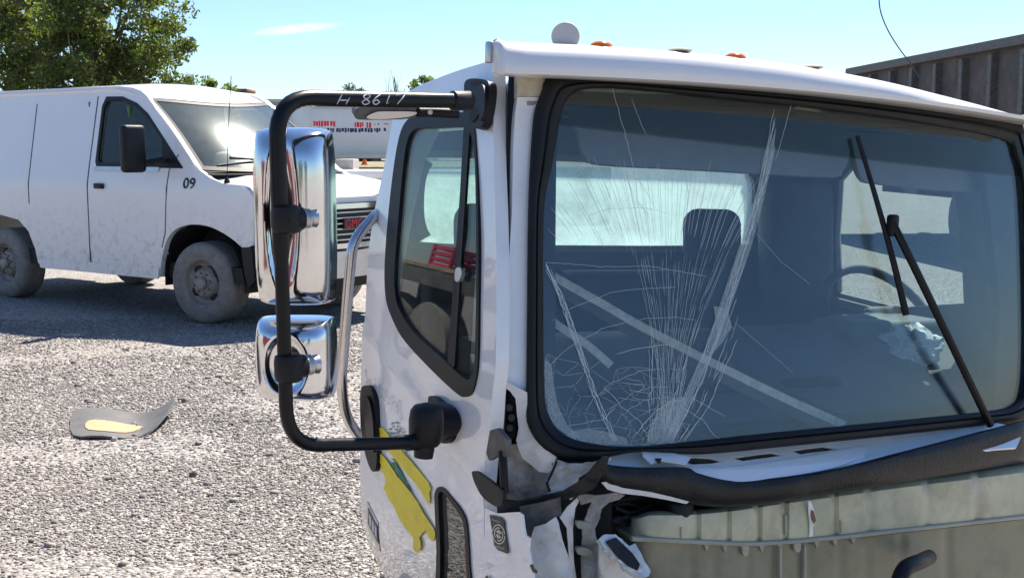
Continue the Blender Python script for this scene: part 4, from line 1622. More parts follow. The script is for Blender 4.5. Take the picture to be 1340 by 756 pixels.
pxsheet('bent_flange', [(742, 648), (760, 634), (775, 615), (790, 600), (800, 598), (790, 614), (775, 630), (760, 640), (748, 652)], S_plane((.03, .13, .9), (.62, .78, .05)), M['paint_dirty'], hp, .004, step=6, disp=crum(.012, 40, 5), dens=4)
# hinge and bracket inside the gap
hg = pxsheet('door_hinge', [(648, 512), (674, 518), (676, 560), (674, 572), (652, 575), (648, 560)], S_plane((.05, .19, .8), (.62, .78, 0)), M['plastic'], cab, .03, step=0)
for (a, b) in ((668, 532), (671, 545), (669, 558)):
    p = hit(a, b, S_plane((.05, .185, .8), (.62, .78, 0)))
    tube('hinge_bolt', [p, p + Vector((-.3, -.9, 0)).normalized() * .012], .009, M['steel_dark'], hg, 8, 0)
pxsheet('hinge_plate', [(649, 515), (655, 513), (662, 520), (660, 565), (652, 570)], S_plane((.045, .175, .8), (.62, .78, 0)), M['steel_dark'], hg, .006, step=0)
pxsheet('grey_bracket', [(641, 563), (650, 560), (663, 575), (663, 598), (650, 596), (640, 602), (636, 592)], S_side(.012), M['steel_dark'], hg, .012, step=0)
pxsheet('black_flap', [(617.5, 617), (624, 616.5), (632, 622), (643, 630), (652, 637), (658, 641), (658, 656), (653, 662), (645, 660), (634, 652), (626, 641), (620, 628)], S_side(.022), M['rubber'], cab, .008, step=6, smoothn=3, disp=crum(.003, 20, 9))
tube('seal_tube', [hit(657, 590, S_side(.008)), hit(659, 615, S_side(.01)), hit(660, 645, S_side(.01))], .010, M['rubber'], cab, 10, 4)
tag(pxsheet('black_seal_strip', [(651, 659), (655, 654), (678, 655), (706, 650), (735, 643), (755, 632), (770, 620), (780, 606), (789, 597), (797, 599), (793, 615), (783, 631), (776, 640), (750, 650), (725, 657), (700, 664), (680, 669), (653, 671)],
            S_plane((.01, .10, .9), (.62, .78, .05)), M['rubber_grey'], cab, .018, step=7, disp=crum(.006, 30, 3)), 'torn black rubber strip hanging from the corner')
cp = pxsheet('cowl_side_panel', [(634.6, 664), (651, 671), (680, 669), (684, 673), (686, 690), (688, 699), (694, 703), (692, 716), (696, 735), (701, 770), (704, 800), (634, 800), (634.3, 720)], S_side(-.001), M['paint'], cab, .004, step=8, disp=crum(.0022, 22, 2), dens=6)
pxsheet('dark_backing', [(680, 662), (712, 655), (733, 650), (735, 672), (712, 684), (700, 687), (696, 700), (692, 712), (684, 690)], S_plane((.02, .06, .7), (.62, .78, .1)), M['steel_dark'], cab, .004, step=7, disp=crum(.008, 30, 7))
p2 = pxsheet('torn_panel', [(694, 708), (699, 689), (714, 684), (727, 676), (731, 684), (736, 706), (745, 732), (752, 762), (756, 800), (702, 800), (697, 756), (694, 730)], S_plane((.06, -.03, .7), (.80, .60, .1)), M['paint_dirty'], cab, .003, step=5, disp=crum(.009, 18, 11), dens=3, smooth=24)
# small tears in the paint
for px in ([(693, 739), (697, 737), (699, 743), (703, 746), (702, 750), (697, 748)], [(635, 754), (637, 752), (641, 760), (635, 764)]):
    pxsheet('paint_tear', px, S_side(.006), M['ink_black'], cp, .001, step=0)
# engine badge sticker
bd = pxsheet('badge_sticker', [(640.5, 673), (655, 676.5), (659.5, 682), (665, 723), (664, 724), (651, 719), (646.5, 713)], S_side(.0045), M['ink_black'], cp, .001, step=0)
def ring_px(cx, cy, rx, ry, w, a0, a1, tilt=0, n=26):
    out, inn = [], []
    for k in range(n + 1):
        a = a0 + (a1 - a0) * k / n
        out.append((cx + rx * math.cos(a), cy + ry * math.sin(a) + tilt * rx * math.cos(a)))
        inn.append((cx + (rx - w) * math.cos(a), cy + (ry - w * 1.4) * math.sin(a) + tilt * (rx - w) * math.cos(a)))
    return out + inn[::-1]
for rx, ry, w, a0_, a1_ in ((8.6, 13, 1.1, .0, 3.0), (8.6, 13, 1.1, 3.3, 6.1), (6.0, 9.2, 1.2, -.6, 1.9), (6.0, 9.2, 1.2, 2.5, 5.0), (3.6, 5.6, 3.0, .5, 3.0), (3.6, 5.6, 3.0, 3.6, 6.1)):
    pxsheet('badge_ring', ring_px(652.5, 698.5, rx, ry, w, a0_, a1_, .22), S_side(.0055), M['trim'], bd, .0006, step=0)
text_on('badge_text', 'DETROIT', 3.5, lambda x, y: hit(647.6 + x * .88, 716 + x * .26 - y * 1.5, S_side(.0057)), M['trim'], bd)
text_on('badge_text', 'POWERED BY', 2.3, lambda x, y: hit(643.5 + x * .80, 680.5 + x * .24 - y * 1.4, S_side(.0057)), M['trim'], bd)

# ---- cowl with grilles, black hood seal, coolant tank ---------------------------
S_cowl = S_plane((.3, .06, .815), (-.02, -.55, .83))
cow_px = [(788, 603), (800, 596), (840, 586), (845, 580), (852, 586), (880, 589), (918, 590), (1027, 580), (1174, 565), (1300, 552), (1340, 560), (1330, 585), (1174, 597), (1090, 616), (1015, 627), (959, 632), (915, 624), (896, 616), (840, 615), (800, 612), (792, 614)]
V1 = [(874, 597), (880, 596), (930, 598), (946, 603), (930, 606), (906, 607), (892, 603)]
V2 = [(956, 598), (1010, 590.5), (1025, 595), (972, 602.5)]
V3_ = [(1034, 588), (1077, 582.5), (1098, 587), (1047, 593.5)]
cow = pxsheet('cowl_panel', cow_px, S_cowl, M['paint'], cab, .006, holes=[densify(V1, 4), densify(V2, 4), densify(V3_, 4)], step=9, disp=crum(.0035, 18, 4), dens=6, smooth=50)
tag(cow, 'cracked white cowl panel with three mesh grilles')
S_vent = S_plane((.3, .06, .809), (-.02, -.55, .83))
for vp in (V1, V2, V3_):
    gr = pxsheet('cowl_grille', vp, S_plane((.3, .06, .801), (-.02, -.55, .83)), M['dark'], cow, .003, step=0)
    xs = [p[0] for p in vp]; ys = [p[1] for p in vp]
    bars = []
    x = min(xs) - 12
    while x < max(xs) + 12:
        for sgn in (1, -1):
            seg = []
            for k in range(12):
                pt = (x + sgn * k * 2.2, min(ys) + k * (max(ys) - min(ys)) / 11)
                if inside(pt, vp):
                    seg.append(hit(*pt, S_vent))
            if len(seg) > 1:
                bars.append((seg, .0016))
        x += 4.5
    Vb, Fb = ribbons_vf(bars, .002, MC.to_3x3() @ Vector((0, -.5, .85)))
    tag(mk('grille_mesh', Vb, Fb, M['steel_dark'], gr, 0, closed=False), kind='stuff')
# white hood-edge remnant standing proud of the cowl, with its bright step
pxsheet('cowl_step', [(1090, 612), (1128, 596), (1131, 590), (1128, 584), (1060, 596), (990, 607), (940, 612), (905, 612), (915, 622), (959, 630), (1015, 625)], S_plane((.3, .06, .8215), (-.02, -.55, .83)), M['paint'], cow, .005, step=7, smoothn=4, smooth=50)
pxsheet('paint_flake', [(838, 583), (846, 579), (872, 590), (905, 597), (898, 606), (866, 602), (852, 606), (842, 596)], S_plane((.3, .05, .838), (-.02, -.45, .88)), M['paint'], cow, .003, step=6, disp=crum(.006, 40, 8))
pxsheet('paint_hole', [(857, 599), (866, 599), (864, 606), (860, 605)], S_plane((.3, .045, .842), (-.02, -.45, .88)), M['dark'], cow, .001, step=0)
lathe('rust_bolt', [(.008, 0), (.008, .004), (.004, .007)], hit(1029, 580, S_plane((.3, .06, .82), (-.02, -.55, .83))), Vector((0, -.5, .85)), M['rust'], cow, 10)

# thick black hood seal: lofted, bulging
top = [(789, 604), (800, 608), (840, 611), (896, 611), (915, 619), (959, 628), (1015, 624), (1090, 613), (1174, 592), (1260, 570), (1345, 548)]
bot = [(789, 632), (803, 641), (840, 647), (896, 658), (937, 663), (985, 661), (1030, 655), (1090, 645), (1174, 632), (1260, 618), (1345, 604)]
tc_ = resample([*map(Vector, catmull(top, 6, closed=False))], 400)
ta = catmull(top, 8, closed=False)
ba = catmull(bot, 8, closed=False)
V, F = [], []
prof = [(0, .02), (0.02, -.004), (.12, -.016), (.3, -.022), (.5, -.022), (.7, -.018), (.88, -.010), (.98, .004), (1, .02)]
for i, (a, b) in enumerate(zip(ta, ba)):
    for t, off in prof:
        p = a.lerp(b, t)
        q = hit(p.x, p.y, S_v(-.055 + off + .004 * noise.noise(Vector((i * .12, t * 3, 2)))))
        V.append(q)
n = len(prof)
for i in range(len(ta) - 1):
    for k in range(n - 1):
        F.append([i * n + k, i * n + k + 1, (i + 1) * n + k + 1, (i + 1) * n + k])
    F.append([i * n + n - 1, i * n, (i + 1) * n, (i + 1) * n + n - 1])
F.append(list(range(n))); F.append([(len(ta) - 1) * n + k for k in range(n)])
hs = mk('hood_seal', V, F, M['rubber_grey'], cab, 50)
tag(hs, 'thick scuffed black rubber band across the cowl')
pxsheet('torn_edge', [(787, 631), (793, 630), (815, 638), (850, 643), (880, 650), (902, 656), (898, 659), (870, 653), (840, 648), (812, 645), (795, 640)], S_v(-.068), M['paint_dirty'], hs, .004, step=6, dens=5)

# coolant tank: two moulded halves with ribs and a seam lip
def tank_pt(px, py, off=0):
    return hit(px, py, S_v(-.02 + off, .03))
lipL = [(826, 704), (840, 705), (900, 708), (987, 711), (1080, 704), (1174, 694), (1300, 680), (1345, 675)]
topL = [(834, 674), (852, 668), (900, 667), (960, 660), (1020, 650), (1090, 640), (1174, 628), (1300, 612), (1345, 606)]
lipc = catmull(lipL, 14, closed=False)
def on(poly, x):
    for a, b in zip(poly, poly[1:]):
        if a[0] <= x <= b[0]:
            return a[1] + (b[1] - a[1]) * (x - a[0]) / (b[0] - a[0])
    return poly[0][1] if x < poly[0][0] else poly[-1][1]
topc = catmull(topL, 14, closed=False)
V, F = [], []
xs = [826, 827, 829, 833, 840] + list(range(848, 1346, 5))
ups, lows = [], []
for x in xs:
    e = min(1, (x - 825) / 34)
    rd = .07 * (1 - math.sqrt(max(0, 1 - (1 - e) ** 2)))
    ty, ly = on(topc, max(x, 835)), on(lipc, x)
    # vertical grooves between moulded chambers
    gv = 0
    for gx, gw in ((912, 3), (952, 2.5), (993, 3), (1028, 2.5), (1092, 2.5), (1140, 3), (1215, 3), (1280, 3)):
        gv += .011 * math.exp(-((x - gx) / gw) ** 2)
    col = []
    prof = [(0, .10), (0, .045), (.06, .022), (.16, .006), (.4, .0), (.8, -.002), (1, -.002)]
    for t, off in prof:
        col.append(tank_pt(x, ty + (ly - ty) * t, off + rd + (gv if .05 < t else 0)))
    for t in (0.02, .15, .4, .7, 1.0):
        g2 = 0
        for gx, gw in ((905, 5), (935, 3), (980, 3), (1018, 3), (1060, 3), (1100, 4), (1135, 3), (1180, 3), (1240, 4)):
            g2 += .010 * math.exp(-((x - gx) / gw) ** 2)
        col.append(tank_pt(x, ly + 80 * t + 2, .008 + rd + g2))
    q = MCI @ col[-1]
    col.append(C_(q.x, q.y + .14, q.z))
    ups.append(col[:7] + [C_(*((MCI @ col[6]) + Vector((0, .10, 0))))])
    lows.append(col[7:] + [C_(*((MCI @ col[7]) + Vector((0, .13, 0))))])


def tank_half(name, cols, m, par):
    k = len(cols[0])
    V = [p for c in cols for p in c]
    F = []
    for i in range(len(cols) - 1):
        for j in range(k):
            F.append([i * k + j, i * k + (j + 1) % k, (i + 1) * k + (j + 1) % k, (i + 1) * k + j])
    F.append(list(range(k)))
    F.append([(len(cols) - 1) * k + j for j in range(k)])
    return mk(name, V, F, m, par, 40)


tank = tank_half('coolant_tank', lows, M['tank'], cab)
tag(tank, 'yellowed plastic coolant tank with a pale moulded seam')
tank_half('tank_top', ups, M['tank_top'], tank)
tube('tank_lip', [tank_pt(x, y, -.004) for x, y in lipL], .0065, M['tank_lip'], tank, 8, 8)
for x, y0, y1, w in ((976, 712, 727, 8), (1044, 709, 722, 9)):
    pxsheet('tank_tab', [(x - w / 2, y0), (x + w / 2, y0), (x + w / 2, y1 - 4), (x + w / 4, y1), (x - w / 4, y1), (x - w / 2, y1 - 4)], S_v(-.024, .03), M['tank_lip'], tank, .008, step=0)
for x, y0, y1, w in ((1029, 674, 700, 2.4), (1022, 716, 760, 3.2), (1054, 714, 760, 2.6), (1101, 681, 697, 1.6), (892, 690, 703, 1.5)):
    pxsheet('tank_rib', [(x - w / 2, y0), (x + w / 2, y0), (x + w / 2, y1), (x - w / 2, y1)], S_v(-.026, .03), M['tank_lip'], tank, .012, step=0)
for k in range(9):
    x = 925 + k * 24
    y = on(lipc, x) + 3
    pxsheet('tank_gusset', [(x - 3, y), (x + 3, y), (x, y + 9)], S_v(-.022, .03), M['tank_lip'], tank, .008, step=0)
pxsheet('torn_label', [(1058, 655), (1061, 656), (1066, 668), (1068, 682), (1064, 688), (1064, 701), (1059, 702), (1060, 688), (1058, 670)], S_v(-.028, .03), M['paint'], tank, .002, step=0)
pxsheet('label_hole', [(1062, 667), (1065, 668), (1068, 681), (1065, 685), (1062, 678)], S_v(-.031, .03), M['rust'], tank, .001, step=0)
lathe('tank_cap', [(.036, -.02), (.036, .012), (.033, .018), (.02, .020)], C_(*(MCI @ hit(888, 664, S_v(.02, .03)))), MC.to_3x3() @ Vector((0, 0, 1)), M['plastic'], tank, 24)
tube('hose', [P(1216, 728, 3.05), P(1204, 734, 2.82), P(1184, 744, 2.74), P(1176, 768, 2.72), P(1182, 810, 2.7)], .02, M['rubber'], cab, 12, 5)
# wiring and pipes in the shadow between corner and tank
for k in range(7):
    x0, y0 = random.uniform(790, 815), random.uniform(655, 690)
    tube('cable', [hit(x0, y0, S_v(.03)), hit(x0 + 20, y0 + random.uniform(-10, 12), S_v(.02)), hit(x0 + 45, y0 + random.uniform(-14, 8), S_v(.04))], random.uniform(.004, .009), M['rubber_grey'] if k % 2 else M['plastic'], cab, 8, 4)
# moulded fender liner and broken hood-hinge stub
fl = pxsheet('torn_liner', [(757, 648), (768, 646), (780, 648), (805, 643), (818, 647), (810, 653), (797, 656), (788, 664), (784, 680), (779, 690), (780, 700), (786, 716), (790, 735), (792, 800), (764, 800), (760, 730), (763, 690), (770, 665), (775, 656), (760, 660)],
             S_v(-.06), M['mud'], cab, .006, step=5, disp=crum(.008, 25, 6), dens=4, smooth=26)
pxsheet('white_flange', [(733, 676), (742, 663), (756, 650), (761, 649), (753, 664), (750, 690), (751, 730), (760, 800), (752, 800), (745, 730), (742, 690)], S_v(-.05), M['paint'], cab, .005, step=7, disp=crum(.004, 25, 16), dens=6)
for y in (685, 719):
    pxsheet('liner_clip', [(755, y - 3), (768, y - 2), (774, y + 1), (774, y + 7), (757, y + 6)], S_v(-.075), M['tank_lip'], fl, .012, step=0, smoothn=2)
st = pxsheet('hinge_stub', [(784, 703), (790, 697), (806, 697), (818, 707), (824, 712), (832, 709), (840, 722), (845, 735), (852, 745), (849, 752), (838, 753), (826, 748), (815, 739), (800, 720), (792, 716)], S_plane((.2, -.13, .6), (.1, -.75, .65)), M['paint_dirty'], cab, .012, step=5, disp=crum(.010, 45, 12), dens=4, smooth=25)
tag(st, 'broken white fibreglass hinge stub')
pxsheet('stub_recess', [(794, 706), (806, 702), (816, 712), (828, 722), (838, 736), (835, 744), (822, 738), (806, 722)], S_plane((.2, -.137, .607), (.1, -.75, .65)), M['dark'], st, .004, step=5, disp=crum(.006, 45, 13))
pxsheet('stub_wall', [(785, 706), (793, 717), (802, 722), (816, 740), (830, 751), (830, 800), (786, 800), (784, 740)], S_v(-.115), M['paint_dirty'], st, .006, step=6, disp=crum(.009, 30, 14))
rbox('headlamp_bracket', (.30, -.02, .46), (.12, .12, .16), M['dark'], cab, .01, M=MC)

# timber skids that carry the cab (placed in world space, flat on the gravel)
for k, vv in enumerate((.25, 1.05)):
    a, b = C_(.15, vv, .1), C_(1.8, vv, .1)
    mid = (a + b) / 2
    o = rbox('timber_skid', (0, 0, .068), (1.9, .16, .136), M['wood'], None, .008)
    o.location = (mid.x, mid.y, 0)
    o.rotation_euler = (0, 0, PH)
    tag(o, ['squared timber skid under the front of the truck cab', 'squared timber skid under the rear of the truck cab'][k], 'timber', 'timber skids under the cab')
    bl_ = C_(.2, vv, .225)
# ------------------------------------------------------------------ white van
TH = R(36)
HUB = PZ(261, 371, .365)
MV = Matrix.Translation((HUB.x, HUB.y, 0)) @ Matrix.Rotation(-TH, 4, 'Z')
MVI = MV.inverted()


MVB = MV @ Matrix.Diagonal((.82, .89, 1, 1))


def V_(x, y, z):
    return MV @ Vector((x * .82 if x > -1.6 else x + .288, y * .89, z))


def vs(z):
    return 0.0 if z < 1.2 else (z - 1.2) * .2


van = thing('passenger_van', V_(-1.7, 1, 0), 'dusty white van with number 09 on its fender, parked behind the chrome mirrors', 'van')


def arch_pts(cx, r=.62, z0=.39, zc=.40, n=12, s=1.0):
    return [(cx + r * math.cos(a) * s, zc + (.885 - zc) * math.sin(a) ** .85) for a in np.linspace(math.pi, 0, n)]


fa0 = [(-.69, .385), (-.66, .50), (-.60, .62), (-.52, .74), (-.38, .83), (-.20, .875), (.02, .888), (.22, .872), (.42, .825), (.58, .77), (.70, .715)]
fa = [tuple(p) for p in catmull(fa0, 4, closed=False)]
ra = [(-4.05, .42), (-4.02, .55), (-3.92, .72), (-3.75, .83), (-3.43, .87), (-3.11, .83), (-2.94, .72), (-2.84, .55), (-2.81, .40)]
lower = [(-4.76, .46)] + ra + [(-2.0, .375), (-1.2, .372), (-.72, .38)] + fa + [(.80, .72), (.86, .74), (.885, .95), (.885, 1.13), (.83, 1.20), (.72, 1.235), (.42, 1.252), (.2, 1.30), (.02, 1.365),
         (-.5, 1.70), (-1.04, 2.04), (-1.15, 2.085), (-1.30, 2.115), (-1.55, 2.135), (-2.5, 2.145), (-4.5, 2.14), (-4.72, 2.0), (-4.78, 1.3)]
wv = [(-.27, 1.385), (-.62, 1.625), (-.98, 1.865), (-1.2, 1.965), (-1.48, 2.03), (-1.74, 2.035), (-1.79, 1.95), (-1.80, 1.45), (-1.77, 1.39)]
bodyv = uvsheet('body_side', lower, lambda x, z: V_(x, vs(z) + .02 * max(0, (.6 - z) / .3), z), M['van_low'], van, .05, holes=[wv], dens=.06, step=.09)
tag(bodyv, 'white van side with mud spatter behind the front wheel')
uvsheet('far_body_side', lower, lambda x, z: V_(x, 2.0 - vs(z), z), M['van'], van, .05, holes=[wv], dens=.12, step=.2, eye=V_(0, 9, 1))
uvsheet('door_window', [(-.60, 1.39), (-.62, 1.625), (-.98, 1.865), (-1.2, 1.965), (-1.48, 2.03), (-1.74, 2.035), (-1.79, 1.95), (-1.80, 1.45), (-1.77, 1.39)], lambda x, z: V_(x, vs(z) + .02, z), M['glass_vdoor'], bodyv, .004, step=0)
uvsheet('window_trim', [(-.26, 1.378), (-.615, 1.63), (-.97, 1.872), (-1.19, 1.972), (-1.47, 2.038), (-1.75, 2.043), (-1.80, 1.955), (-1.81, 1.43), (-1.78, 1.376)], lambda x, z: V_(x, vs(z) - .004, z), M['rubber'], bodyv, .02,
        holes=[[(-.60, 1.42), (-.66, 1.62), (-.99, 1.84), (-1.2, 1.935), (-1.48, 2.0), (-1.72, 2.003), (-1.765, 1.94), (-1.77, 1.46), (-1.74, 1.42)]], dens=.08, step=0)
uvsheet('sail_panel', [(-.26, 1.385), (-.61, 1.625), (-.66, 1.62), (-.62, 1.39)], lambda x, z: V_(x, vs(z) - .007, z), M['plastic'], bodyv, .02, step=0)
uvsheet('belt_moulding', [(-1.8, 1.345), (-.66, 1.345), (-.66, 1.385), (-1.8, 1.385)], lambda x, z: V_(x, vs(z) - .012, z), M['alu'], bodyv, .012, dens=.2, step=0)
# door seams
def seam(pts, w=.015):
    L = [Vector(p) for p in pts]
    a = [(p.x - w / 2, p.y) for p in L] + [(p.x + w / 2, p.y) for p in L[::-1]]
    uvsheet('door_seam', a, lambda x, z: V_(x, vs(z) - .002, z), M['ink_black'], bodyv, .004, step=0, dens=.05)
seam([(-.36, 1.50), (-.49, 1.36), (-.505, 1.2), (-.53, 1.0), (-.552, .80), (-.62, .66)])
seam([(-1.88, 2.05), (-1.90, 1.4), (-1.90, .42)])
seam([(-2.9, 2.0), (-2.9, 1.0)])
rbox('door_handle', (-1.72, -.015, 1.20), (.17, .03, .05), M['plastic'], bodyv, .01, M=MVB)
uvsheet('side_moulding', [(-4.7, .46), (-4.1, .46), (-4.1, .50), (-4.7, .50)], lambda x, z: V_(x, -.008, z), M['plastic'], bodyv, .01, step=0)
uvsheet('rocker', [(-2.75, .36), (-.70, .37), (-.68, .47), (-2.78, .46)], lambda x, z: V_(x, -.006, z), M['van_low'], bodyv, .012, dens=.1, step=0)
# inner sheet metal so that the cabin is closed: floor, bulkhead, rear
boxes('underbody', [((-1.9, 1.0, .45), (5.4, 1.8, .14)), ((.45, 1.0, .52), (.7, 1.3, .2))], M['dark'], van, MVB)
rbox('rear_doors', (-5.45, 1.0, 1.3), (.05, 1.9, 1.66), M['van'], van, .02, M=MVB)
rbox('cargo_bulkhead', (-2.1, 1.0, 1.25), (.03, 1.7, 1.5), M['int_mid'], van, .005, M=MVB)
# front wheel-arch liner
V, F = [], []
for k, a in enumerate(np.linspace(-.1, math.pi + .1, 16)):
    for y in (.05, .42):
        V.append(V_(-.0 + .66 * math.cos(a), y, .36 + .52 * math.sin(a)))
for k in range(15):
    F.append([2 * k, 2 * k + 1, 2 * k + 3, 2 * k + 2])
V += [V_(-.75, .43, .3), V_(.75, .43, .3), V_(.75, .43, 1.1), V_(-.75, .43, 1.1)]
F.append([len(V) - 4, len(V) - 3, len(V) - 2, len(V) - 1])
mk('wheel_arch_liner', V, F, M['dark'], van, 40, closed=False)


def rz(x, y):
    return 2.19 - .055 * ((y - 1) / .82) ** 2 - .21 * max(0, (x + 1.72) / .93) ** 2 - .06 * max(0, (-4.3 - x) / .4) ** 2


def rf(y):
    return -.80 - .25 * ((y - 1) / .82) ** 2


V, F = [], []
ys = np.linspace(.165, 1.835, 17)
for i in range(30):
    t = i / 29
    for y in ys:
        x = -4.72 + (rf(y) + 4.72) * t
        e = abs((y - 1) / .835)
        V.append(V_(x, y, rz(x, y) - .02 * e ** 12))
for i in range(29):
    for k in range(16):
        F.append([i * 17 + k, i * 17 + k + 1, (i + 1) * 17 + k + 1, (i + 1) * 17 + k])
V2, F2 = solidify(V, F, .03, Vector((-4, 12, 20)))
mk('roof', V2, F2, M['van'], van, 50)
# windscreen and its black surround
def wsc(s, t):
    y = .05 + 1.9 * s
    yt = .185 + 1.63 * s
    a = Vector((.26 - .26 * ((y - 1) / .95) ** 2, y, 1.335 + .03 * ((y - 1) / .95) ** 2))
    b = Vector((rf(yt) + .01, yt, rz(rf(yt), yt) - .012))
    p = a.lerp(b, t)
    p.z += .035 * math.sin(math.pi * t)
    return V_(*p)
uvsheet('windscreen', [(0.02, .03), (.98, .03), (.98, .97), (.02, .97)], wsc, M['glass_van'], van, .005, dens=.06, step=.08)
uvsheet('windscreen_surround', [(0, 0), (1, 0), (1, 1), (0, 1)], lambda s, t: wsc(s, t) + Vector((0, 0, .004)), M['rubber'], van, .012, holes=[[(.03, .045), (.97, .045), (.97, .955), (.03, .955)]], dens=.06, step=0)
uvsheet('pillar_skin', [(-.012, -.02), (.012, 0), (.012, 1.0), (-.012, 1.02)], lambda s, t: wsc(s, t) + Vector((0, 0, .008)), M['van'], van, .03, dens=.08, step=0)
# wiper and cowl
tube('wiper', [wsc(.10, .06), wsc(.30, .12), wsc(.45, .12)], .012, M['plastic'], van, 6, 3)
tube('wiper', [wsc(.55, .05), wsc(.40, .14), wsc(.20, .17)], .014, M['plastic'], van, 6, 3)
tube('wiper', [wsc(.86, .05), wsc(.72, .14), wsc(.55, .16)], .014, M['plastic'], van, 6, 3)
uvsheet('cowl', [(.0, .0), (1, .0), (1, 1), (0, 1)], lambda s, t: V_((.26 - .26 * ((.05 + 1.9 * s - 1) / .95) ** 2) + .12 * t, .05 + 1.9 * s, 1.345 - .02 * t), M['plastic'], van, .01, dens=.1, step=0, eye=Vector((-3, 9, 6)))


def xf(y):
    return 1.23 - .34 * abs((y - 1) / 1.0) ** 2.6


def hz(x, y):
    e = abs((y - 1) / .97)
    return 1.255 + .065 * (1 - e ** 3) - .02 * max(0, x - .3) - .17 * max(0, (x - .66) / .56) ** 2


V, F = [], []
ys = np.linspace(.02, 1.98, 21)
NX = 18
for i in range(NX):
    t = i / (NX - 1)
    for y in ys:
        xb = .33 - .30 * ((y - 1) / .98) ** 2
        x = xb + (xf(y) - .03 - xb) * t
        crease = .012 * math.exp(-((abs(y - 1) - .55) / .06) ** 2)
        V.append(V_(x, y, hz(x, y) + crease - (.03 if i == NX - 1 else 0)))
for i in range(NX - 1):
    for k in range(20):
        F.append([i * 21 + k, i * 21 + k + 1, (i + 1) * 21 + k + 1, (i + 1) * 21 + k])
V2, F2 = solidify(V, F, .02, Vector((-3, 8, 9)))
mk('hood', V2, F2, M['van'], van, 50)
# front: dark backing, chrome bars, grille slats, lamps, emblem, bumper
def fy(y, z, out=0.0):
    return V_(xf(y) - .05 * max(0, z - .95) + out, y, z)
uvsheet('grille_backing', [(.03, .66), (1.97, .66), (1.97, 1.10), (.03, 1.10)], lambda y, z: fy(y, z, -.03), M['grille'], van, .03, dens=.08, step=.1)
def fbar(name, y0, y1, z0, z1, out, m, thick=.03):
    return uvsheet(name, [(y0, z0), (y1, z0), (y1, z1), (y0, z1)], lambda y, z: fy(y, z, out), m, van, thick, dens=.07, step=0)
fbar('hood_lip', .02, 1.98, 1.075, 1.125, -.012, M['van'])
fbar('grille_surround', .33, 1.67, 1.025, 1.07, .03, M['chrome'])
fbar('grille_surround', .33, 1.67, .675, .72, .03, M['chrome'])
for k in range(6):
    fbar('grille_slat', .36, 1.64, .745 + k * .048, .757 + k * .048, .012, M['alu'], .02)
for y0, y1 in ((.06, .32), (1.68, 1.94)):
    fbar('headlight', y0, y1, .80, 1.06, .012, M['chrome'])
    fbar('turn_signal', y0, y1, .69, .785, .012, M['amber'])
uvsheet('emblem', [(.87, .845), (1.13, .845), (1.13, .94), (.87, .94)], lambda y, z: fy(y, z, .03), M['grille'], van, .02, step=0)
text_on('emblem_letters', 'GMC', .108, lambda x, y: fy(.882 + x * 1.05, .856 + y, .033), M['red'], van)
fbar('bumper', .0, 2.0, .42, .655, .07, M['alu'], .10)
fbar('bumper_lower', .05, 1.95, .33, .43, .03, M['plastic'], .05)
uvsheet('bumper_corner', [(.70, .715), (.86, .72), (.90, .44), (.80, .37), (.74, .50)], lambda x, z: V_(x, -.012, z), M['plastic'], van, .04, step=0)
# wheels
def wheel(x, y, sgn, steer=0):
    c = V_(x, y, .365)
    ax = MV.to_3x3() @ (Matrix.Rotation(steer, 3, 'Z') @ Vector((0, -sgn, 0)))
    q = ax.to_track_quat('Z', 'Y').to_matrix()
    def put(V):
        return [c + q @ v for v in V]
    tp = [(.205, .0), (.212, .012), (.235, .018), (.29, .022), (.335, .010), (.357, -.012), (.365, -.035)]
    for k in range(4):
        z = -.05 - k * .042
        tp += [(.366, z), (.3665, z - .028), (.357, z - .030), (.357, z - .038)]
    tp += [(.365, -.215), (.35, -.235), (.30, -.245), (.2, -.24)]
    V, F = lathe_vf(tp, 48, False)
    w = mk('wheel', put(V), F, M['tyre'], van, 35)
    V, F = lathe_vf([(.01, .0), (.045, .002), (.06, -.010), (.112, -.012), (.130, -.030), (.150, -.060), (.172, -.068), (.186, -.05), (.194, -.012), (.205, .004), (.212, .012), (.214, .006), (.206, -.03), (.1, -.1)], 48)
    rim = mk('rim', put(V), F, M['rim'], w, 35)
    V, F = lathe_vf([(.055, -.03), (.060, .018), (.048, .035), (.02, .040)], 24)
    mk('hub_cap', put(V), F, M['rim'], w, 35)
    for k in range(8):
        a = k * math.pi / 4 + .2
        V, F = lathe_vf([(.012, -.03), (.012, .016), (.006, .022)], 6)
        mk('lug_nut', put([v + Vector((.092 * math.cos(a), .092 * math.sin(a), 0)) for v in V]), F, M['rim'], w, 30)
    for k in range(4):
        a = k * math.pi / 2 + .62
        V, F = lathe_vf([(.027, -.05), (.027, -.028), (.024, -.026)], 14)
        V = [Vector((v.x, v.y * 1.5, v.z)) for v in V]
        rt = Matrix.Rotation(a, 3, 'Z')
        mk('rim_hole', put([rt @ (v + Vector((.150, 0, -.012))) for v in V]), F, M['dark'], w, 30)
wheel(0, .03, 1, R(8))
wheel(-3.43, .03, 1)
wheel(0, 1.97, -1)
wheel(-3.43, 1.97, -1)
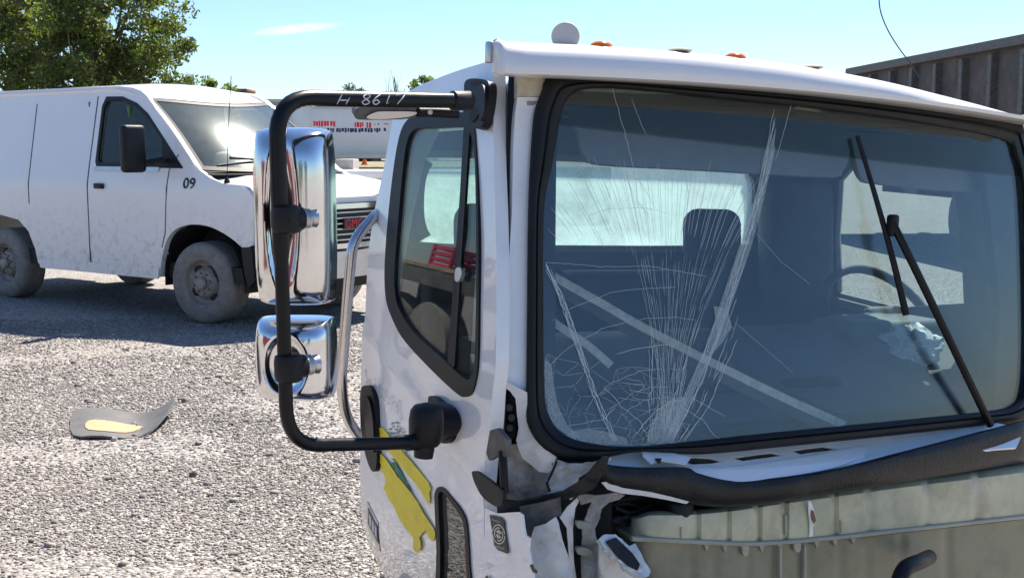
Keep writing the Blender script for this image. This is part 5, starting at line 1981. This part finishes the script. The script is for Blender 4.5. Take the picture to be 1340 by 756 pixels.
# mirror, antenna, number
mm = rbox('side_mirror', (-.70, -.25, 1.55), (.12, .26, .42), M['plastic'], van, .04, 3, M=MVB)
tube('mirror_stalk', [V_(-.55, .02, 1.45), V_(-.66, -.14, 1.42)], .03, M['plastic'], mm, 8, 0)
an0 = V_(.42, .06, 1.27)
at_ = P(302.5, 100, an0.y + .02)
ant = tube('antenna', [an0, an0.lerp(at_, .5) + Vector((-.006, 0, 0)), at_], .0035, M['black'], van, 6, 4)
lathe('antenna_base', [(.03, 0), (.022, .02), (.008, .05)], an0 - Vector((0, 0, .01)), Vector((0, 0, 1)), M['plastic'], ant, 10)
text_on('fender_number', '09', .14, lambda x, y: V_(-.235 + x * 1.5, vs(1.2 + y) - .0035, 1.20 + y * .95), M['ink_black'], bodyv)
text_on('fender_number_stroke', '09', .14, lambda x, y: V_(-.225 + x * 1.5, vs(1.2 + y) - .0038, 1.206 + y * .95), M['ink_black'], bodyv)
# cabin
for y in (.55, 1.45):
    s = rbox('seat', (-1.5, y, 1.15), (.16, .52, .75), M['int_mid'], van, .05, 3, M=MVB, rot=Matrix.Rotation(R(-12), 3, 'Y'))
    rbox('seat_cushion', (-1.2, y, .85), (.5, .52, .15), M['int_mid'], s, .04, 2, M=MVB)
    rbox('headrest', (-1.58, y, 1.63), (.1, .28, .2), M['int_mid'], s, .04, 2, M=MVB)
rbox('dashboard', (-.35, 1.0, 1.22), (.55, 1.8, .26), M['int'], van, .05, 3, M=MVB)
tube('steering_wheel', [V_(-.72 + .1 * math.sin(a), 1.42 + .19 * math.cos(a), 1.35 + .17 * math.sin(a)) for a in np.linspace(0, 2 * math.pi, 25)], .015, M['int'], van, 8, 0)
strap = M['belt'] = mat('green_belt', (0.16, 0.34, 0.10), .7)
tube('seat_belt', [V_(-1.35, .16, 1.95), V_(-1.3, .22, 1.6), V_(-1.2, .34, 1.1)], .03, strap, van, 6, 3, flat=.15)

# ------------------------------------------------------------------ trees
def add_leaves(name, cl, m, parent, size, rngl):
    """cl: array of (x,y,z,radius,count,tone)"""
    pos, tone = [], []
    for x, y, z, r, n, tn in cl:
        d = rngl.normal(0, 1, (n, 3))
        d /= np.linalg.norm(d, axis=1)[:, None]
        rad = r * rngl.random(n) ** .45
        pos.append(np.array([x, y, z]) + d * rad[:, None] * np.array([1, 1, .75]))
        tone.append(np.clip(tn + rngl.normal(0, .22, n), 0, 1))
    pos = np.concatenate(pos)
    tone = np.concatenate(tone)
    n = len(pos)
    a = rngl.normal(0, 1, (n, 3)); a /= np.linalg.norm(a, axis=1)[:, None]
    b = rngl.normal(0, 1, (n, 3)); b -= a * (a * b).sum(1)[:, None]; b /= np.linalg.norm(b, axis=1)[:, None]
    s = size * rngl.uniform(.6, 1.3, n)[:, None]
    q = np.stack([pos - a * s, pos + b * s * .45, pos + a * s, pos - b * s * .45], 1).reshape(-1, 3)
    me = bpy.data.meshes.new(name)
    me.vertices.add(len(q)); me.vertices.foreach_set('co', q.astype(np.float32).ravel())
    me.loops.add(4 * n); me.loops.foreach_set('vertex_index', np.arange(4 * n, dtype=np.int32))
    me.polygons.add(n)
    me.polygons.foreach_set('loop_start', np.arange(0, 4 * n, 4, dtype=np.int32))
    me.polygons.foreach_set('loop_total', np.full(n, 4, dtype=np.int32))
    me.update(calc_edges=True)
    t = me.attributes.new('tone', 'FLOAT', 'POINT')
    t.data.foreach_set('value', np.repeat(tone, 4).astype(np.float32))
    me.materials.append(m)
    o = bpy.data.objects.new(name, me)
    COL.objects.link(o)
    adopt(o, parent)
    return o


def tree(label, base, h, cz, rad, nclump, per, leaf, m, seed, group=None, trunk_r=.12, cat='tree', name='tree', twigs=14, clump_r=.3, ztop=1.0, leafy=True):
    rl = np.random.default_rng(seed)
    rr = random.Random(seed)
    t = thing(name, base, label, cat, group)
    bx, by = base[0], base[1]
    parts = []
    def limb(a, b, r0, r1, n=7):
        pts = [Vector(a)]
        for k in range(1, 5):
            p = Vector(a).lerp(Vector(b), k / 4)
            if k < 4:
                p += Vector((rr.uniform(-1, 1), rr.uniform(-1, 1), rr.uniform(-.5, .5))) * (Vector(b) - Vector(a)).length * .06
            pts.append(p)
        V, F = [], []
        for i, p in enumerate(pts):
            tdir = (pts[min(i + 1, 4)] - pts[max(i - 1, 0)]).normalized()
            u = tdir.orthogonal().normalized(); w = tdir.cross(u)
            r = r0 + (r1 - r0) * i / 4
            for k in range(n):
                an = 2 * math.pi * k / n
                V.append(p + u * math.cos(an) * r + w * math.sin(an) * r)
        for i in range(4):
            for k in range(n):
                F.append([i * n + k, i * n + (k + 1) % n, (i + 1) * n + (k + 1) % n, (i + 1) * n + k])
        parts.append((V, F))
        return pts
    top = (bx + rr.uniform(-.2, .2), by, cz + rad[2] * .5)
    tp = limb((bx, by, -.05), top, trunk_r, trunk_r * .25)
    cl = []
    for k in range(nclump):
        d = rl.normal(0, 1, 3); d /= np.linalg.norm(d)
        f = rl.random() ** .4
        p = np.array([bx, by, cz]) + d * f * np.array(rad)
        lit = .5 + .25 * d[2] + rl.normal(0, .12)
        cl.append((*p, clump_r * rl.uniform(.6, 1.3), int(per * rl.uniform(.6, 1.4)), lit))
    for k in range(twigs):
        c = cl[rr.randrange(len(cl))]
        s = tp[rr.choice((1, 2, 3))]
        mid = limb(s, (c[0], c[1], c[2]), trunk_r * .32, trunk_r * .06, 5)
        for j in range(3):
            d = Vector((rr.uniform(-1, 1), rr.uniform(-1, 1), rr.uniform(-.3, 1))).normalized()
            limb(mid[3], mid[3] + d * rad[0] * .35, trunk_r * .07, trunk_r * .02, 4)
    V, F = join_vf(parts)
    mk('trunk', V, F, M['bark'], t, 50)
    if leafy:
        tag(add_leaves('crown', cl, m, t, leaf, rl), kind='stuff')
    return t


YT = 24
b = P(112, 60, YT)
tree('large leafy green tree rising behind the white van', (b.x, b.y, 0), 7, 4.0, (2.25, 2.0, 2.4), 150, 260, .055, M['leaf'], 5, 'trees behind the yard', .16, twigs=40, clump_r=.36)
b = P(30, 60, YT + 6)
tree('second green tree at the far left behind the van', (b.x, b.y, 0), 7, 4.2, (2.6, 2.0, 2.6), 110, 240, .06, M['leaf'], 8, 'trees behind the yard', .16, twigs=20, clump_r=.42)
for k, (px, py, s, lab) in enumerate(((225, 112, .9, 'small bright green sapling just above the van roof, nearest the big tree'), (254, 106, .62, 'small bright green sapling above the middle of the van roof'), (285, 117, .55, 'low bright green sapling beside the rusty machine cab'))):
    p = P(px, py, 27)
    tree(lab, (p.x, p.y, 0), 3, p.z - s * .8, (s, s * .8, s), 34, 130, .05, M['leaf2'], 20 + k, 'saplings behind the van', .04, name='sapling', twigs=8, clump_r=.2)
p = P(460, 109, 70)
tree('dark rounded evergreen top above the mirror tube', (p.x, p.y, 0), 6, p.z - 1.5, (1.25, 1.2, 1.5), 60, 160, .09, M['needle'], 31, 'trees behind the yard', .15, twigs=8, clump_r=.35)
p = P(515, 90, 40)
bt = tree('thin bare tree beyond the white trailer', (p.x, p.y, 0), 5, p.z - .75, (.5, .4, .85), 40, 3, .05, M['leaf2'], 35, 'trees behind the yard', .06, twigs=34, clump_r=.25, leafy=False)
p = P(554, 101, 60)
tree('far tree top just showing above the door', (p.x, p.y, 0), 5, p.z - .6, (.7, .5, .6), 30, 100, .08, M['leaf2'], 37, 'trees behind the yard', .1, twigs=5, clump_r=.25)

# a far belt of woodland closing the yard's horizon
rl = np.random.default_rng(3)
cl = []
for k in range(230):
    x = rl.uniform(-110, 110)
    cl.append((x, 150 + rl.uniform(-6, 6), rl.uniform(.4, 2.9) + .7 * math.sin(x * .17), rl.uniform(1.0, 2.0), 60, rl.uniform(.2, .6)))
w = add_leaves('far_woods', cl, M['needle'], None, .5, rl)
tag(w, 'low belt of dark trees along the horizon', 'woods', kind='stuff')

# ------------------------------------------------------------------ trailers and yard clutter
def box_trailer(name, label, p0, p1, z0, z1, depth, m, wheels=True, panels=0, cat='trailer', band=None):
    """long box whose near side runs from p0 to p1 (world xy)"""
    a, b = Vector((p0[0], p0[1], 0)), Vector((p1[0], p1[1], 0))
    L = (b - a).length
    ex = (b - a).normalized(); ey = Vector((-ex.y, ex.x, 0))
    Mx = Matrix.Identity(4)
    Mx.col[0][:3] = ex; Mx.col[1][:3] = ey; Mx.col[2][:3] = (0, 0, 1); Mx.col[3][:3] = a
    t = thing(name, (a + b) / 2 + ey * depth / 2, label, cat)
    rbox('box', (L / 2, depth / 2, (z0 + z1) / 2), (L, depth, z1 - z0), m, t, .04, 2, M=Mx)
    rbox('top_rail', (L / 2, -.006, z1 - .07), (L - .1, .03, .12), M['alu'], t, .005, 1, M=Mx)
    rbox('bottom_rail', (L / 2, -.006, z0 + .07), (L - .1, .03, .12), M['alu'], t, .005, 1, M=Mx)
    if panels:
        for k in range(panels + 1):
            rbox('side_post', (.08 + (L - .16) * k / panels, -.008, (z0 + z1) / 2), (.045, .02, z1 - z0 - .3), m, t, .004, 1, M=Mx)
    if wheels:
        for xx in (L * .78, L * .88):
            for yy in (.15, depth - .15):
                V, F = lathe_vf([(.2, -.12), (.48, -.12), (.5, -.08), (.5, .08), (.48, .12), (.2, .12)], 24)
                q = Vector((0, 1, 0)).to_track_quat('Z', 'Y').to_matrix()
                mk('wheel', [Mx @ (q @ v + Vector((xx, yy, .5))) for v in V], F, M['tyre'], t, 35)
        for yy in (.4, depth - .4):
            rbox('landing_leg', (L * .15, yy, z0 / 2), (.12, .12, z0), M['steel_dark'], t, .01, 1, M=Mx)
        boxes('chassis', [((L / 2, depth * .35, z0 - .12), (L * .95, .1, .25)), ((L / 2, depth * .65, z0 - .12), (L * .95, .1, .25)), ((L * .83, depth / 2, .5), (.1, depth - .3, .1))], M['dark'], t, Mx)
    return t, Mx, L


pa, pb = P(407, 205, 33), P(640, 209, 35.5)
zb = 1.26
t, Mx, L = box_trailer('box_trailer', 'white box trailer with broken red and dark lettering, behind the van hood', (pa.x, pa.y), (pb.x, pb.y), zb, P(407, 136, 33).z, 2.5, M['trailer'], wheels=False)
for xx in (.4, 2.0, 3.8):
    rbox('support_block', (xx, 1.2, 1.215), (.3, 2.2, .09), M['concrete'], t, .01, 1, M=Mx)
# lettering: only broken fragments of the letters are left
lr = random.Random(4)
def frag_row(px0, px1, py0, py1, m):
    x = px0
    pts = []
    while x < px1:
        w_ = lr.uniform(2.0, 3.4)
        pl_ = Vector((pa.x, pa.y, 0)); ex = (Vector((pb.x, pb.y, 0)) - pl_).normalized(); nn = Vector((ex.y, -ex.x, 0))
        S = lambda p: (p - pl_).dot(nn) - .03
        y0 = py0 + lr.uniform(-.2, .5); y1 = py1 - lr.uniform(0, 1.4)
        cut = lr.uniform(.2, .8) * w_
        pxsheet('letter_fragment', [(x, y0), (x + w_, y0 + .1), (x + w_, y1), (x + cut, y1 + lr.uniform(-1, .8)), (x, y1 + .3)], S, m, t, .004, step=0)
        x += w_ + lr.uniform(.4, 1.0)
for a_, b_ in ((410, 430), (432, 439)): frag_row(a_, b_, 158.5, 165.8, M['red'])
for a_, b_ in ((464, 476), (479.5, 485)): frag_row(a_, b_, 160, 167, M['red'])
for a_, b_ in ((489, 492), (494, 496), (502, 505)): frag_row(a_, b_, 161.5, 164, M['red'])
M['navy'] = mat('navy_print', (.03, .03, .09), .5)
for a_, b_ in ((428, 438), (440, 448), (451, 458.5), (460, 466), (469, 476), (477, 485), (489.5, 498), (502, 503.5)): frag_row(a_, b_, 167.6, 173.2, M['navy'])

ga, gb_ = P(300, 165, 37), P(411, 165, 36)
t2, Mx2, L2 = box_trailer('storage_container', 'grey panelled trailer with a pale roof edge, left of the white trailer', (ga.x, ga.y), (gb_.x, gb_.y), 1.2, P(405, 138, 36).z, 2.4, M['trailer_grey'], wheels=False, panels=4, cat='container')
ra_, rb_ = P(325, 133, 44), P(450, 133, 44)
t3, Mx3, L3 = box_trailer('low_building', 'long flat grey shed roof behind the grey trailer', (ra_.x, ra_.y), (rb_.x, rb_.y), 1.1, P(380, 129.5, 44).z, 6, M['trailer_grey'], wheels=False, panels=6, cat='shed')

# rusty machine cab
mc = P(308, 128, 40)
ldr = thing('rusty_machine', (mc.x, mc.y, 1.19), 'rusty brown machine cab with open window frame above the van roof', 'machine')
ztop = P(308, 117.5, 40).z
zw = P(308, 129, 40).z
w_ = 1.05
boxes('lower_body', [((mc.x, mc.y, 2.05), (2.6, 1.8, .9)), ((mc.x - .3, mc.y, (2.4 + zw) / 2), (1.3, 1.5, zw - 2.4))], M['loader'], ldr)
for yy in (-.8, .8):
    V, F = rbox_vf((3.0, .45, .8), .3, 4)
    mk('track', [v + Vector((mc.x, mc.y + yy, 1.58)) for v in V], F, M['dark'], ldr, 40)
rbox('cab_roof', (mc.x - .02, mc.y, ztop - .05), (w_ + .1, 1.4, .10), M['rust'], ldr, .02)
for xx in (-.5, -.05, .46):
    for yy in (-.6, .6):
        rbox('cab_post', (mc.x + xx, mc.y + yy, (zw + ztop) / 2 - .1), (.09, .07, ztop - zw + .1), M['rust'], ldr, .01)
rbox('cab_panel', (mc.x - .28, mc.y - .6, (zw + ztop) / 2), (.42, .03, ztop - zw), M['rust'], ldr, .005)
rbox('cab_window', (mc.x + .2, mc.y - .6, (zw + ztop) / 2), (.46, .012, ztop - zw - .1), M['glass_vdoor'], ldr, .002)

# concrete block, cone, stone edging, pale pickup bed beyond the van hood
p = PZ(451, 236, 0)
p = P(451, 230, 17)
o = rbox('concrete_block', (p.x, 17.3, .70), (.27 * 1.0, .6, 1.40), M['concrete'], None, .02)
tag(o, 'upright grey concrete block beyond the van hood', 'concrete block')
cpos = P(477, 217, 26)
cone = thing('traffic_cone', (cpos.x, cpos.y, 1.19), 'small orange traffic cone on the grassy edge below the white trailer', 'cone')
V, F = lathe_vf([(.062, .01), (.056, .05), (.048, .09), (.040, .11)], 18)
mk('cone_body', [v * 1.0 + Vector((cpos.x, cpos.y, 1.20)) for v in V], F, M['orange'], cone, 40)
rbox('cone_foot', (cpos.x, cpos.y, 1.205), (.15, .15, .02), M['orange'], cone, .006)
# raised grassy edge with its stone kerb
e0 = P(440, 222, 24); e1 = P(640, 222, 24)
gs = rbox('grass_bank', (-6.2, 39, .59), (16.5, 30, 1.2), M['grass'], None, .05)
tag(gs, kind='structure')
kb = thing('stone_wall', (e0.x + 1.2, 24, 0), 'low brown stone edging wall below the grassy bank', 'wall')
x = e0.x - 1.2
k = 0
while x < e1.x + .4:
    wd = random.uniform(.25, .45)
    for j, zz in enumerate((.12, .35, .58, .81, 1.03)):
        rbox('stone', (x + wd / 2, 23.86 + random.uniform(-.015, .015), zz), (wd - .015, .2, .215), M['concrete'] if (k + j) % 3 else M['wood'], kb, .03, 1)
        k += 1
    x += wd
wp_ = P(480, 228, 15.5)
pk = thing('parked_pickup', (wp_.x, 16.4, 0), 'white pickup bed with dark side window glimpsed past the van hood', 'pickup')
def stretch(name, c, s, m, b_):
    return rbox(name, c, s, m, pk, b_, 3)
stretch('body', (wp_.x + .45, 16.4, .62), (2.2, 1.6, .55), M['plastic'], .06)
stretch('bed_rail', (wp_.x + .45, 15.62, 1.20), (2.1, .06, .11), M['van'], .02)
stretch('side_glass', (wp_.x + .45, 15.64, 1.03), (2.0, .03, .25), M['glass_vdoor'], .005)
stretch('roof', (wp_.x + .45, 16.4, 1.22), (2.1, 1.5, .07), M['van'], .03)
for dx in (-.35, 1.25):
    V, F = lathe_vf([(.15, -.1), (.32, -.1), (.34, -.06), (.34, .06), (.32, .1), (.15, .1)], 24)
    q = Vector((0, 1, 0)).to_track_quat('Z', 'Y').to_matrix()
    mk('wheel', [q @ v + Vector((wp_.x + dx, 15.7, .34)) for v in V], F, M['tyre'], pk, 35)

# brown dump trailer behind the cab on the right
da, db = P(1111, 91, 22.0), P(1345, 44, 15.4)
dt = thing('dump_trailer', (da.x + 1.2, 18.5, 0), 'brown ribbed dump body showing above the right end of the roof brow', 'dump trailer')
ex = (Vector((db.x, db.y, 0)) - Vector((da.x, da.y, 0)))
Ld = ex.length + 1.5
ex.normalize(); ey = Vector((-ex.y, ex.x, 0))
Md = Matrix.Identity(4)
Md.col[0][:3] = ex; Md.col[1][:3] = ey; Md.col[2][:3] = (0, 0, 1); Md.col[3][:3] = (da.x, da.y, 0)
zt_ = (da.z + db.z) / 2
rbox('body', (Ld / 2, 1.22, (1.2 + zt_) / 2 - .05), (Ld, 2.3, zt_ - 1.3), M['rust_dark'], dt, .03, 2, M=Md)
rbox('top_rail', (Ld / 2, .0, zt_ - .06), (Ld, .14, .13), M['steel_dark'], dt, .01, 1, M=Md)
for k in range(9):
    rbox('rib', (.25 + k * Ld / 9, .02, (1.2 + zt_) / 2 - .1), (.12, .12, zt_ - 1.35), M['steel_dark'], dt, .01, 1, M=Md)
for xx in (Ld * .6, Ld * .78):
    for yy in (.2, 2.2):
        V, F = lathe_vf([(.2, -.14), (.5, -.14), (.52, -.08), (.52, .08), (.5, .14), (.2, .14)], 24)
        q = Vector((0, 1, 0)).to_track_quat('Z', 'Y').to_matrix()
        mk('wheel', [Md @ (q @ v + Vector((xx, yy, .52))) for v in V], F, M['tyre'], dt, 35)
boxes('chassis', [((Ld / 2, .8, .95), (Ld, .15, .4)), ((Ld / 2, 1.6, .95), (Ld, .15, .4)), ((Ld * .69, 1.2, .52), (.8, 1.7, .12))], M['dark'], dt, Md)

# ------------------------------------------------------------------ bent grey liner on the gravel
lc = PZ(196, 556, .02)
def liner(a, b):
    """a: 0..1 left->right, b: 0..1 near->far"""
    px = 96 + 133 * a - 10 * (1 - b) * a ** 2
    base = PZ(px, 575 - 33 * b - 5 * a ** 3 * (1 - b), .0)
    lift = .012 + .06 * max(0, (a - .6) / .4) ** 1.7 + .04 * max(0, b - .6) + .012 * math.sin(a * 7)
    return base + Vector((0, 0, lift))
lo = [(0, .1), (.3, .0), (.62, .02), (.8, .14), (.92, .45), (1.0, .98), (.8, .93), (.55, .98), (.3, 1.0), (0, .95)]
ln = uvsheet('bent_liner', lo, liner, M['mat_grey'], None, .012, dens=.06, step=.07, smoothn=3)
tag(ln, 'bent grey plastic liner with a tan felt patch lying on the gravel', 'liner')
uvsheet('felt_patch', [(.15, .22), (.45, .18), (.62, .28), (.70, .42), (.62, .52), (.4, .58), (.15, .58)], lambda a, b: liner(a, b) + Vector((0, 0, .004)), M['tan'], ln, .003, dens=.06, step=.08, smoothn=3)
# a few larger pale stones lying on the gravel
for k, (px, py) in enumerate(((447, 612), (213, 700), (455, 632))):
    pass

# ------------------------------------------------------------------ flatbed to the left (it shows mirrored in the door glass)
fb0 = Vector((-3.5, 4.9, 0)); fdir = Vector((-.52, .86, 0)).normalized()
Mf = Matrix.Identity(4)
Mf.col[0][:3] = fdir; Mf.col[1][:3] = Vector((-fdir.y, fdir.x, 0)); Mf.col[2][:3] = (0, 0, 1); Mf.col[3][:3] = fb0 + Vector((0, 0, .33))
fbt = thing('flatbed_trailer', Mf @ Vector((2.5, 1, 0)), 'flatbed trailer with weathered timber deck, mirrored in the door window', 'flatbed trailer')
for k in range(9):
    rbox('plank', (2.5, .11 + k * .215, .98 + random.uniform(-.006, .006)), (5.0, .205, .045), M['wood'], fbt, .006, 1, M=Mf)
boxes('frame', [((2.5, .05, .87), (5.0, .08, .16)), ((2.5, 1.88, .87), (5.0, .08, .16)), ((1, .97, .87), (.1, 1.75, .12)), ((4, .97, .87), (.1, 1.75, .12))], M['rust_dark'], fbt, Mf)
for xx in (2.15, 3.15):
    for yy in (.2, 1.75):
        V, F = lathe_vf([(.2, -.1), (.46, -.1), (.48, -.06), (.48, .06), (.46, .1), (.2, .1)], 24)
        q = Vector((0, 1, 0)).to_track_quat('Z', 'Y').to_matrix()
        mk('wheel', [Mf @ (q @ v + Vector((xx, yy, .15))) for v in V], F, M['tyre'], fbt, 35)
boxes('axle', [((2.2, .97, .15), (.08, 1.5, .08)), ((3.1, .97, .15), (.08, 1.5, .08)), ((2.65, .36, .5), (.9, .08, .6)), ((2.65, 1.58, .5), (.9, .08, .6)), ((.12, .97, .23), (.09, .09, 1.12))], M['dark'], fbt, Mf)
for k, (xx, yy, lab) in enumerate(((1.2, .5, 'red slatted crate nearest the front of the flatbed deck'), (2.6, .45, 'red slatted crate in the middle of the flatbed deck'))):
    cr_ = thing('plastic_crate', Mf @ Vector((xx, yy, 1.003)), lab, 'crate', 'red crates on the flatbed')
    for j in range(4):
        boxes('slat', [((xx, yy, 1.03 + j * .065), (.5, .36, .042))], M['pink'], cr_, Mf, .004)
    boxes('corner_posts', [((xx + sx * .24, yy + sy * .17, 1.13), (.03, .03, .25)) for sx in (-1, 1) for sy in (-1, 1)], M['pink'], cr_, Mf)

# ------------------------------------------------------------------ behind the photographer: what the chrome and the glass mirror
box_trailer('unseen_maroon_box', 'unseen maroon box standing in for a truck, added for the red in the chrome', (-10.6, 1.6), (-11.0, -5.6), .02, 2.55, 2.4, M['maroon'], wheels=False, panels=12, cat='container')  # added out of view, stands in for a maroon truck mirrored in the chrome
for k, (x, y, s_, lab) in enumerate(((-7, -17, 3.0, 'broad dark tree behind the photographer to the left'), (-1, -20, 3.4, 'broad dark tree straight behind the photographer'), (6, -18, 3.0, 'broad dark tree behind the photographer to the right'))):
    tree(lab, (x, y, 0), 7, s_ * 1.05, (s_, s_, s_ * 1.0), 70, 70, .16, M['leaf'], 50 + k, 'trees behind the photographer', .2, twigs=8, clump_r=.8)
